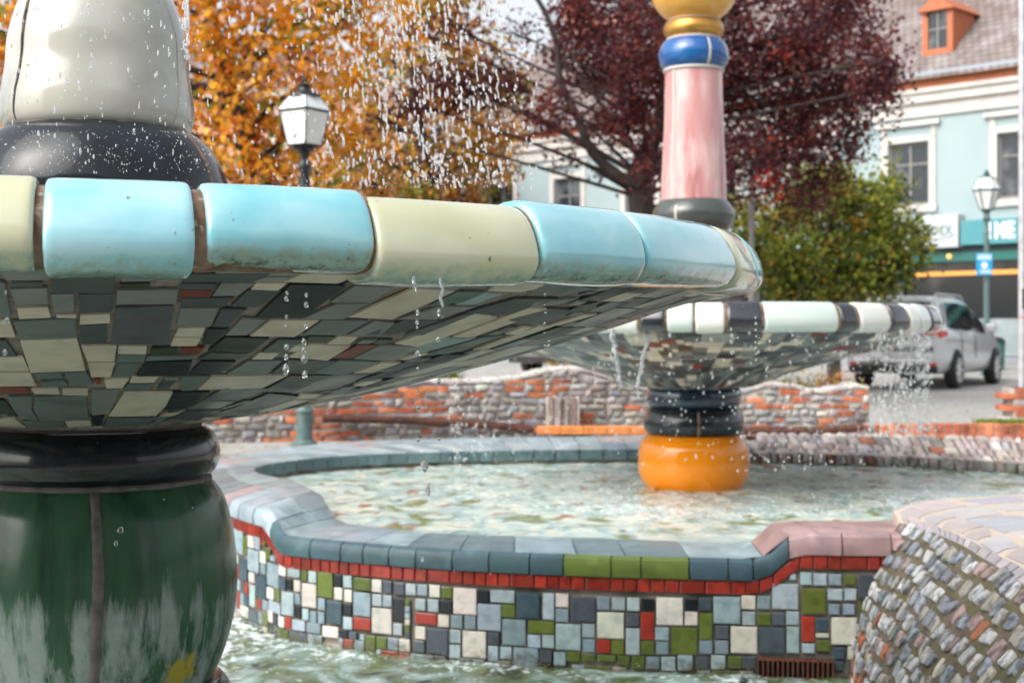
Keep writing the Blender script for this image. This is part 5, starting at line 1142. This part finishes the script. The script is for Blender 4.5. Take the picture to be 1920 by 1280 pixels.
# ------------------------------------------------------------------ trees
def leaf_mesh(name,pos,size,cols,m,parent,flat=0.0):
    n=len(pos); rng=RNG
    a=rng.normal(size=(n,3)); a/=np.linalg.norm(a,axis=1)[:,None]
    b=rng.normal(size=(n,3)); 
    if flat: a[:,2]*=(1-flat); a/=np.linalg.norm(a,axis=1)[:,None]
    b-= (b*a).sum(1)[:,None]*a; b/=np.linalg.norm(b,axis=1)[:,None]; c=np.cross(a,b)
    s=size*rng.uniform(.6,1.3,size=(n,1))
    # five point leaf, folded a little along its middle
    v=np.stack([pos-a*s*.55,pos-a*s*.05+b*s*.42+c*s*.10,pos+a*s*.25+b*s*.22+c*s*.06,pos+a*s*.62,pos+a*s*.25-b*s*.22+c*s*.06,pos-a*s*.05-b*s*.42+c*s*.10],1).reshape(-1,3)
    me=bpy.data.meshes.new(name); me.vertices.add(n*6); me.vertices.foreach_set('co',v.astype(np.float32).ravel())
    me.loops.add(n*8); me.polygons.add(n*2)
    base=(np.arange(n)*6)[:,None]; li=(base+np.array([0,1,2,3,0,3,4,5])).astype(np.int32)
    me.loops.foreach_set('vertex_index',li.ravel()); me.polygons.foreach_set('loop_start',(np.arange(n*2)*4).astype(np.int32))
    me.update(calc_edges=True)
    at=me.attributes.new('Col','FLOAT_COLOR','POINT'); cc=np.ones((n*6,4),np.float32); cc[:,:3]=np.repeat(cols,6,axis=0); at.data.foreach_set('color',cc.ravel())
    me.materials.append(m); o=bpy.data.objects.new(name,me); COL.objects.link(o); o.parent=parent; return o
LEAF=mat('leaves',(1,1,1),.6,attr=True,transl=.42,spec=.3)
BARK=mat('bark',(.036,.028,.026),.9,n1=(6,6,(.06,.048,.04),.45,.65),bump=(20,.8,.02))
BARKG=mat('bark_grey',(.085,.075,.062),.9,n1=(6,6,(.14,.12,.09),.45,.65),bump=(20,.8,.02))
def tree(name,label,px,depth,clumps,nleaf,size,pal,pw,trunk,seed,bark,droop=0,sub=5,extra=None):
    """clumps: (px,py,rpx,depth offset,weight); trunk: list of (px,py,radius m)"""
    rnd=random.Random(seed); rng=np.random.default_rng(seed)
    base=Vector((xp(px,depth),depth,gz(0,depth))); root=thing(name,label,'tree',base)
    tb=MB(); tp=[W(a,b,depth+(e[0] if e else 0))-base for a,b,r,*e in trunk]; tr=[r for a,b,r,*e in trunk]
    tp[0].z=-.05; P=spl([tuple(p) for p in tp],4); Rr=[interp([(i,r) for i,r in enumerate(tr)],k/4) for k in range(len(P))]
    tb.tube(P,Rr,12)
    tb.build('trunk',bark,root,smooth=60)
    lm=MB(); pos=[];cidx=[]
    Wt=sum(c[2]**2*c[4] for c in clumps); n_all=0
    for ci,(cx,cy,cr,do,wt) in enumerate(clumps):
        c=W(cx,cy,depth+do)-base; r=cr/F*depth
        # a limb from the trunk, then twigs
        cand=[(abs((Vector(p)-c).length)+max(0,Vector(p).z-c.z)*1.5,i) for i,p in enumerate(P)]; _,i0=min(cand); i0=max(2,i0-2) if i0>2 else i0
        a=Vector(P[i0]); mid=a.lerp(c,.5)+Vector((rnd.uniform(-.1,.1),rnd.uniform(-.1,.1),.12))*r*1.0
        L_=spl([tuple(a),tuple(mid),tuple(c)],5); r0=max(.012,min(Rr[i0]*.55,.022+r*.035)); lm.tube(L_,[r0*(1-.75*k/(len(L_)-1)) for k in range(len(L_))],7)
        subs=[]
        for k in range(sub):
            d=Vector((rnd.gauss(0,1),rnd.gauss(0,1),rnd.gauss(0,.9))).normalized()*r*rnd.uniform(.35,.9); e=c+d; subs.append(e)
            m2=c.lerp(e,.5)+Vector((0,0,.05*r)); q=spl([tuple(Vector(L_[-3])),tuple(m2),tuple(e)],3); lm.tube(q,[r0*.32*(1-.7*j/(len(q)-1)) for j in range(len(q))],5)
            for _k in range(2):
                e2=e+Vector((rnd.gauss(0,.3),rnd.gauss(0,.3),rnd.gauss(0,.3)))*r; lm.tube([m2,e2],[r0*.13,r0*.05],4)
        n=int(nleaf*cr**2*wt/Wt); w_=rng.integers(0,len(subs),n); S_=np.array([tuple(s) for s in subs]); 
        q=S_[w_]+rng.normal(size=(n,3))*r*.30; far_=rng.random(n)<.25; q[far_]=np.array(c)+rng.normal(size=(far_.sum(),3))*r*.5
        # leaves gather in small tufts
        tf=q[rng.integers(0,n,max(1,n//9))]; pick=rng.integers(0,len(tf),n); q=np.where((rng.random(n)<.72)[:,None],tf[pick]+rng.normal(size=(n,3))*size*1.6,q)
        q[:,2]-=droop*abs(rng.normal(size=n))*r
        pos.append(q); cidx+= [ci]*n
    lm.build('limbs',bark,root,smooth=60)
    pos=np.concatenate(pos); n=len(pos); pal_=np.array(pal); pi=rng.choice(len(pal),n,p=np.array(pw)/sum(pw))
    # neighbouring leaves tend to share a colour
    key=(np.floor(pos/ (size*5)).astype(int)*np.array([73856093,19349663,83492791])).sum(1)%997; share=np.random.default_rng(seed+1).choice(len(pal),997,p=np.array(pw)/sum(pw)); same=rng.random(n)<.55; pi[same]=share[key[same]]
    cols=pal_[pi]*rng.uniform(.75,1.25,size=(n,1))
    if extra: cols=extra(pos+np.array(base),cols,rng)
    leaf_mesh('crown',pos,size,cols,LEAF,root)
    return root
OR=[(.74,.30,.018),(.84,.42,.035),(.60,.17,.020),(.86,.52,.09),(.24,.24,.03),(.66,.36,.20)]
ORW=[26,30,12,16,10,10]
rnd=random.Random(31)
cl=[]
for (x,y,r) in ((-40,60,120),(10,200,90),(60,-60,150),(200,-100,160),(350,-120,170),(380,40,110),(440,150,90),(400,230,80),(500,60,110),(560,-60,150),(470,270,70),(590,150,90),(620,250,70),(540,250,60),(660,40,90),(250,150,130),(120,120,130),(-60,260,90),(660,170,60),(300,280,80),(400,320,70),(470,340,60),(540,330,55),(600,330,50),(-120,100,120),(700,-60,110)):
    cl.append((x,y,r,rnd.uniform(-1.2,1.4),1))
tree('maple_tree','big tree in bright orange autumn leaf behind the pale vase and the white lantern','x' and 470,17.5,cl,17500,.094,OR,ORW,[(500,760,.20),(505,560,.17),(500,400,.15),(470,280,.12),(430,150,.10,-.3),(400,40,.07),(380,-80,.04)],3,BARK,sub=6)
cl=[]
G2=[(.66,.30,.05),(.72,.42,.08),(.48,.20,.05),(.32,.30,.05),(.20,.23,.04),(.60,.33,.18)]
for (x,y,r) in ((700,250,60),(760,300,65),(830,320,70),(900,300,55),(940,250,45),(860,210,60),(780,180,70),(720,110,60),(820,60,70),(900,120,55),(930,330,40),(690,340,50),(780,380,50),(880,380,50),(640,330,45),(660,280,45),(950,180,40),(860,-10,60),(760,-20,70)):
    cl.append((x,y,r,rnd.uniform(-1,1),1))
tree('maple_tree','thinner gold and green tree behind the falling spray, right of the white lantern','x' and 800,22.5,cl,13000,.085,G2,[26,22,14,14,10,14],[(790,700,.16),(795,520,.14),(800,380,.12),(790,260,.09),(770,120,.06),(760,0,.03)],8,BARK,sub=6)
PU=[(.080,.020,.024),(.125,.028,.028),(.052,.017,.022),(.19,.050,.040),(.24,.035,.020),(.105,.045,.048)]
cl=[]
for (x,y,r) in ((1330,60,120),(1430,80,110),(1500,140,100),(1560,60,90),(1400,-40,120),(1270,-60,110),(1180,20,85),(1120,90,80),(1160,160,75),(1090,40,60),(1210,220,60),(1420,220,100),(1520,250,85),(1580,190,80),(1630,120,60),(1400,310,75),(1470,350,65),(1545,340,55),(1600,270,50),(1640,170,45),(1370,150,100),(1300,240,60),(1060,130,60),(1130,250,50),(1050,200,45),(1670,150,35),(1600,-20,90),(1500,-60,100),(1440,290,70),(1340,360,50),(1230,120,80),(1190,100,60),(1130,150,50),(1240,320,50),(1170,230,45),(1230,40,80),(1090,-20,70)):
    cl.append((x,y,r,rnd.uniform(-1.5,1.5),1))
for (x,y,r,w_) in ((960,60,45,.5),(900,170,60,.9),(830,150,60,.9),(760,190,55,.8),(960,160,50,.8),(700,230,40,.6),(860,60,50,.5),(780,60,40,.4),(1000,220,40,.6),(1600,150,50,.6),(1060,290,30,.35),(1120,320,25,.3)): cl.append((x,y,r,rnd.uniform(-.5,.5),w_))
def redbits(p,c,rng):
    px=960+F*p[:,0]/p[:,1]; py=620-F*(p[:,2]-CZ)/p[:,1]
    d=((px-1442)/32)**2+((py-352)/38)**2; d2=((px-1500)/20)**2+((py-100)/20)**2; k=(d<rng.random(len(d))*1.6)&(rng.random(len(d))<.65); c[k]=np.array((.52,.045,.02))*rng.uniform(.7,1.3,size=(k.sum(),1)); return c
tree('plum_tree','large dark purple leaved tree with spreading limbs behind the pink column','x' and 1205,20,cl,46000,.062,PU,[26,26,18,14,7,9],[(1215,720,.24),(1212,560,.21),(1206,420,.18),(1200,330,.17),(1225,260,.12),(1260,150,.10),(1290,40,.07),(1310,-80,.04)],12,BARK,sub=6,extra=redbits)
# the two bare limbs that show against the house
pt=bpy.data.objects['plum_tree']; b0=pt.location; lm=MB()
for L_,r0,r1 in (([(1200,345),(1160,330),(1110,285),(1085,225),(1050,150),(1045,90),(1025,30),(990,-30)],.085,.03),([(1208,335),(1190,280),(1140,215),(1100,160),(1040,110)],.06,.015),([(1215,330),(1262,290),(1300,220),(1370,180),(1450,200)],.07,.02),([(1112,285),(1060,262),(1000,250)],.02,.006),([(1085,225),(1130,180),(1170,120)],.03,.01)):
    q=spl([tuple(W(a,b,19.8)-b0) for a,b in L_],4); n=len(q); lm.tube(q,[r0+(r1-r0)*k/(n-1) for k in range(n)],9)
lm.build('limb',BARK,pt,smooth=60)
GR_=[(.17,.21,.03),(.27,.30,.045),(.08,.115,.022),(.42,.40,.06),(.45,.21,.035),(.035,.055,.016)]
cl=[]
for (x,y,r) in ((1480,400,55),(1540,370,60),(1610,380,60),(1660,400,45),(1690,440,40),(1440,440,50),(1430,500,45),(1500,480,60),(1570,460,65),(1640,470,55),(1690,500,40),(1600,530,50),(1530,540,50),(1460,545,45),(1660,540,40),(1720,470,25),(1400,400,40),(1580,345,45),(1660,350,35),(1400,460,30),(1720,430,18)):
    cl.append((x,y,r,rnd.uniform(-.8,.8),1))
tree('green_tree','small bushy green tree turning yellow at its edge, in front of the shopfront','x' and 1560,25,cl,12500,.092,GR_,[28,24,22,10,6,10],[(1565,705,.13),(1562,640,.12),(1560,560,.10),(1556,480,.07),(1550,400,.04)],15,BARKG,sub=6)
# dim trees far behind on the left, seen through the gaps
# ------------------------------------------------------------------ plants on the wall
def tuft(name,label,c,n,h,spread,cols,m=LEAF,kind='stuff',leafy=False):
    mb=MB(); rnd=random.Random(int(c.x*100)); 
    for i in range(n):
        a=rnd.uniform(0,6.28); r=spread*math.sqrt(rnd.random()); b=c+Vector((r*math.cos(a),r*.45*math.sin(a),0)); hh=h*rnd.uniform(.5,1.1); l=Vector((rnd.gauss(0,.3),rnd.gauss(0,.3),1)).normalized()
        w_=.006; cc=jit(rnd.choice(cols),.25); s=Vector((rnd.uniform(-1,1),rnd.uniform(-1,1),0)).normalized()*w_; t=b+l*hh; md=b+l*hh*.55+Vector((0,0,.01))
        mb.add([b-s,b+s,md+s*.9,md-s*.9,t+Vector((l.x,l.y,-.3))*hh*.12],[(0,1,2,3),(3,2,4)],cc)
        if leafy and rnd.random()<.8:
            for q in range(5):
                e=b.lerp(t,rnd.uniform(.25,1)); d=Vector((rnd.gauss(0,1),rnd.gauss(0,1),rnd.gauss(0,.6))).normalized()*.035; u=Vector((rnd.gauss(0,1),rnd.gauss(0,1),rnd.gauss(0,1))).cross(d).normalized()*.014
                mb.add([e,e+d*.5+u,e+d,e+d*.5-u],[(0,1,2,3)],jit(rnd.choice(cols),.3))
    o=mb.build(name,m,recalc=False); return o
tag(tuft('grass',None,W(815,708,14.5),900,.12,.30,[(.20,.28,.02),(.28,.32,.03),(.12,.19,.02)]),'bright green grass growing over the top of the brick wall',kind='stuff')
tag(tuft('grass',None,Vector((xp(1885,15.6),15.6,0)),1400,.11,.34,[(.18,.26,.03),(.24,.29,.05)]),'green grass at the foot of the brick pier',kind='stuff')
for px,sp_,h,cols,lab in((1465,.30,.30,[(.06,.10,.03),(.10,.16,.04),(.30,.26,.08)],'low green shrub behind the rubble wall, right of the far bowl'),(1548,.24,.36,[(.48,.20,.05),(.40,.32,.05),(.35,.07,.04),(.14,.19,.05)],'flowering shrub in yellow, orange and red leaf behind the rubble wall')):
    o=tuft('shrub',lab,Vector((xp(px,15.3),15.3,.12)),260,h+.18,sp_,cols,leafy=True); tag(o,lab,'shrub')
o=tuft('shoots',None,W(1050,692,14.7),16,.10,.16,[(.30,.30,.04),(.45,.12,.04)],leafy=True); tag(o,'few yellow and red shoots on the crest of the rubble wall','plant')
# fallen leaves on the paving
mb=MB(); rnd=random.Random(5)
for i in range(420):
    x=rnd.uniform(-6,9); y=rnd.uniform(12.6,30); z=gz(x,y)+.012; a=rnd.uniform(0,6.28); s=rnd.uniform(.02,.05); d=Vector((math.cos(a),math.sin(a),.3*rnd.random()))*s; e=Vector((-math.sin(a),math.cos(a),.2*rnd.random()))*s*.6
    p=Vector((x,y,z)); mb.add([p-d,p+e,p+d,p-e],[(0,1,2,3)],jit(rnd.choice([(.5,.22,.04),(.40,.14,.04),(.5,.38,.08)]),.3))
tag(mb.build('fallen_leaves',LEAF,recalc=False),'fallen orange leaves scattered over the paving',kind='stuff')

# ------------------------------------------------------------------ water in the air
DROP=bpy.data.materials.new('water_drops'); DROP.use_nodes=True; t=DROP.node_tree; b=t.nodes['Principled BSDF']
b.inputs['Base Color'].default_value=(.93,.96,.98,1); b.inputs['Roughness'].default_value=.03; b.inputs['IOR'].default_value=1.33; b.inputs['Transmission Weight'].default_value=.72
SP=[]; 
def _ico():
    bm=bmesh.new(); bmesh.ops.create_icosphere(bm,subdivisions=2,radius=1); v=[tuple(x.co) for x in bm.verts]; f=[tuple(y.index for y in x.verts) for x in bm.faces]; bm.free(); return v,f
ICO=_ico()
def _ico1():
    bm=bmesh.new(); bmesh.ops.create_icosphere(bm,subdivisions=1,radius=1); v=[tuple(x.co) for x in bm.verts]; f=[tuple(y.index for y in x.verts) for x in bm.faces]; bm.free(); return v,f
ICO1=_ico1()
class Drops:
    def __init__(s): s.V=[];s.Fc=[];s.n=0
    def add(s,p,r,st,rnd,ico=None,lean=0.0):
        V,Fc=ico or ICO; w_=rnd.uniform(.8,1.15); ph=rnd.uniform(0,9); out=[]
        for x,y,z in V:
            k=1+.18*noise.noise(Vector((x+ph,y,z)))
            tp=1-.28*max(z,0)      # narrower tail above
            out.append((p[0]+x*r*w_*k*tp+lean*z*r*st,p[1]+y*r*w_*k*tp,p[2]+z*r*st*k))
        s.V+=out; s.Fc+=[(a+s.n,b+s.n,c+s.n) for a,b,c in Fc]; s.n+=len(V)
    def build(s,name,label):
        me=bpy.data.meshes.new(name); me.from_pydata(s.V,[],s.Fc); me.polygons.foreach_set('use_smooth',[True]*len(me.polygons)); me.materials.append(DROP)
        o=bpy.data.objects.new(name,me); COL.objects.link(o); return tag(o,label,kind='stuff')
rnd=random.Random(77)
D=Drops()
def dens(px,py):   # how thick the spray is in the fall inside the near bowl
    return math.exp(-((px-790-(py-150)*.15)/185)**2)
n=0
while n<1350:
    px=rnd.uniform(420,1010); py=rnd.uniform(-60,352)
    if rnd.random()>dens(px,py)*.92+.10: continue
    dp=rnd.uniform(4.1,5.35); p=W(px,py,dp); r=rnd.choice([.0024,.003,.0038,.0046,.0058]); D.add(p,r*.9,rnd.choice([1.1,1.5,2.0,2.8,3.6]),rnd,ICO1,lean=rnd.uniform(-.25,.05)); n+=1
for i in range(420):   # fine splash just over the rim
    px=rnd.uniform(420,960); py=352-abs(rnd.gauss(0,26)); p=W(px,py,rnd.uniform(2.5,3.6)); D.add(p,rnd.uniform(.0005,.0012),rnd.uniform(1,1.4),rnd,ICO1)
for i in range(230):   # in front of the vase
    px=rnd.uniform(0,400); py=rnd.uniform(-20,325); dp=rnd.uniform(3.0,3.45); p=W(px,py,dp); D.add(p,rnd.choice([.0010,.0014,.002,.0026]),rnd.uniform(1.5,3.6),rnd,ICO1)
for i in range(300):
    px=rnd.uniform(20,400); py=rnd.uniform(245,325); p=W(px,py,rnd.uniform(2.7,3.3)); D.add(p,rnd.uniform(.0005,.0011),rnd.uniform(1,2.2),rnd,ICO1,lean=rnd.uniform(-1,1))
for i in range(60):    # thin stream right of the vase
    px=348+rnd.gauss(0,4); py=rnd.uniform(-30,110); D.add(W(px,py,3.3),rnd.uniform(.0015,.0035),rnd.uniform(1.2,2.6),rnd,ICO1)
def string(px,y0,y1,dp,r,rnd):   # a joined thread of falling water
    n=int((y1-y0)/5); V=[];Fc=[]; sg=6; base=D.n
    for i in range(n+1):
        k=i/n; y=y0+(y1-y0)*k; p=W(px+3.0*noise.noise(Vector((k*6,px,1)))+2*k,y,dp); rr=r*(.35+.65*abs(math.sin(k*9+px+1.5*noise.noise(Vector((k*5,px,3))))))*(1-.3*k)
        for j in range(sg): a=2*math.pi*j/sg; V.append((p.x+rr*math.cos(a),p.y+rr*math.sin(a),p.z))
    Fc=[(base+i*sg+j,base+i*sg+(j+1)%sg,base+(i+1)*sg+(j+1)%sg) for i in range(n) for j in range(sg)]+[(base+i*sg+j,base+(i+1)*sg+(j+1)%sg,base+(i+1)*sg+j) for i in range(n) for j in range(sg)]
    D.V+=V; D.Fc+=Fc; D.n+=len(V)
string(351,-40,85,3.35,.0042,rnd); string(346,-40,60,3.4,.003,rnd)
for i in range(34):
    px=rnd.gauss(800,90); y=rnd.uniform(-40,300); string(px,y,min(y+rnd.uniform(25,60),350),rnd.uniform(4.2,5.2),rnd.uniform(.0022,.0038),rnd)
D.build('falling_water','white drops of water falling into the near bowl beside the pale vase')
D=Drops()
def chain(px,d,ys,sz): 
    for y,s in zip(ys,sz): D.add(W(px+rnd.uniform(-1.5,1.5),y,d),s*d/F*.5,rnd.uniform(1.3,1.7),rnd)
chain(573,2.15,[553,571,612],[6,8,6]); chain(571,2.15,[640,656,672,701],[8,9,12,11]); chain(537,2.2,[549,560,594,612,650,669,691],[5,7,6,7,9,8,14])
chain(783,2.35,[585,604,614,662,690],[8,6,5,9,5]); chain(822,2.35,[585,636],[9,8]); chain(1022,2.75,[552,572,587,607,624,648],[5,4,5,6,4,6]); chain(1030,2.75,[640,648],[6,7])
chain(795,2.3,[868,876],[14,12]); chain(803,2.3,[915,922],[9,10]); chain(793,2.3,[1047],[8]); chain(783,2.6,[763,738,823],[8,5,7]); chain(823,2.6,[715,822,742],[9,6,5])
chain(227,3.2,[993],[10]); chain(217,3.2,[1018],[9]); chain(12,2.1,[548,600],[5,8]); chain(8,2.1,[604,660],[5,8])
chain(1417,3.9,[595,606,618,630,641,652,663,674],[4,5,4,4,4,5,4,4]); chain(1372,4,[617,640,660,690],[5,6,7,6]); chain(1256,5,[628,665,700],[6,7,6]); chain(1180,5,[668,700,640],[6,7,5])
for px,d,y0,y1 in((778,2.32,523,545),(828,2.34,527,572)):   # water clinging and running off the rim
    y=y0
    while y<y1: D.add(W(px+ (828-px)*0+2.5*math.sin(y*.2),y,d),.0030*(1-.3*(y-y0)/(y1-y0)),2.2,rnd); y+=3.2
for i in range(60): D.add(W(rnd.uniform(60,1430),rnd.uniform(560,1000),rnd.uniform(2.3,4)),rnd.uniform(.0004,.0010),rnd.uniform(1.5,4),rnd,ICO1)
o=D.build('rim_drips','clear drops dripping from the rim of the near bowl'); m2=DROP.copy(); m2.name='clear_water'; m2.node_tree.nodes['Principled BSDF'].inputs['Transmission Weight'].default_value=.95; o.data.materials[0]=m2
D=Drops()
def fall(th,z0,z1,n,spread,rr,outw=.0):
    for i in range(n):
        z=rnd.uniform(z1,z0); k=(z0-z)/max(z0-z1,.01); R_=RCF+HRF+.0+outw*math.sqrt(k)+rnd.gauss(0,.012+.02*k); a=th+rnd.gauss(0,spread)
        p=(FC[0]+R_*math.sin(a),FC[1]-R_*math.cos(a),CZ+z); D.add(p,rnd.uniform(*rr),rnd.uniform(1.0,2.6),rnd,ICO1)
for px,n_,sp_ in((1120,26,.02),(1150,60,.012),(1195,40,.015),(1240,34,.02),(1270,24,.02),(1310,30,.02),(1340,26,.02),(1372,30,.02),(1400,26,.02),(1440,40,.02),(1470,44,.02),(1500,60,.03),(1530,60,.03),(1560,60,.03),(1600,70,.03)):
    fall(px_theta(px,FC,RCF+HRF),-.0,-.80,int(n_*.75),sp_,(.002,.0052))
for px in(1655,1690,1715,1735): fall(px_theta(px,FC,RCF+HRF),.0,-.62,220,.03,(.0025,.007))
for px,dx in((1165,-18),(1195,22)):       # two thick running streams
    for i in range(70):
        y=620+i*1.5; k=i/70; D.add(W(px+ (dx*(1-k) if px<1180 else dx*(1-k)) +rnd.gauss(0,1.2),y,8.3+.1*k),rnd.uniform(.006,.012),2.0,rnd,ICO1)
for th in(2.2,2.5,2.8,3.1,3.4,3.7,4.0,1.7,1.9,-1.7,-1.4,-1.1): fall(th,0,-1.0,60,.05,(.003,.008))
D.build('bowl_overflow','streams and drops of water falling all round the far bowl')
D=Drops()
def splash(x,y,z,n,w_,h,rr):
    for i in range(n): 
        a=rnd.uniform(0,6.28); q=abs(rnd.gauss(0,1)); D.add((x+w_*rnd.gauss(0,.6),y+w_*rnd.gauss(0,.5),z+CZ+h*rnd.random()**2.2),rnd.uniform(*rr)*.7,rnd.uniform(.8,1.8),rnd,ICO1,lean=rnd.uniform(-.5,.5))
for px in range(1100,1760,22):
    th=px_theta(px,FC,RCF+HRF); splash(FC[0]+1.66*math.sin(th),FC[1]-1.66*math.cos(th),-1.06,34,.10,.12,(.002,.006))
splash(.62,8.5,-1.06,130,.16,.16,(.003,.007)); splash(.2,11.0,-1.06,120,.3,.6,(.003,.007)); splash(3.0,9.3,-1.06,120,.2,.2,(.003,.007)); splash(-.1,10.6,-1.05,130,.25,.9,(.002,.006)); splash(2.75,10.3,-1.0,120,.2,.25,(.003,.008))
for (a,b) in FRONT[::2]: splash(a,b-.03,-1.56,12,.08,.05,(.0015,.004))
D.build('splashes','small splashes of water leaping from both pools')
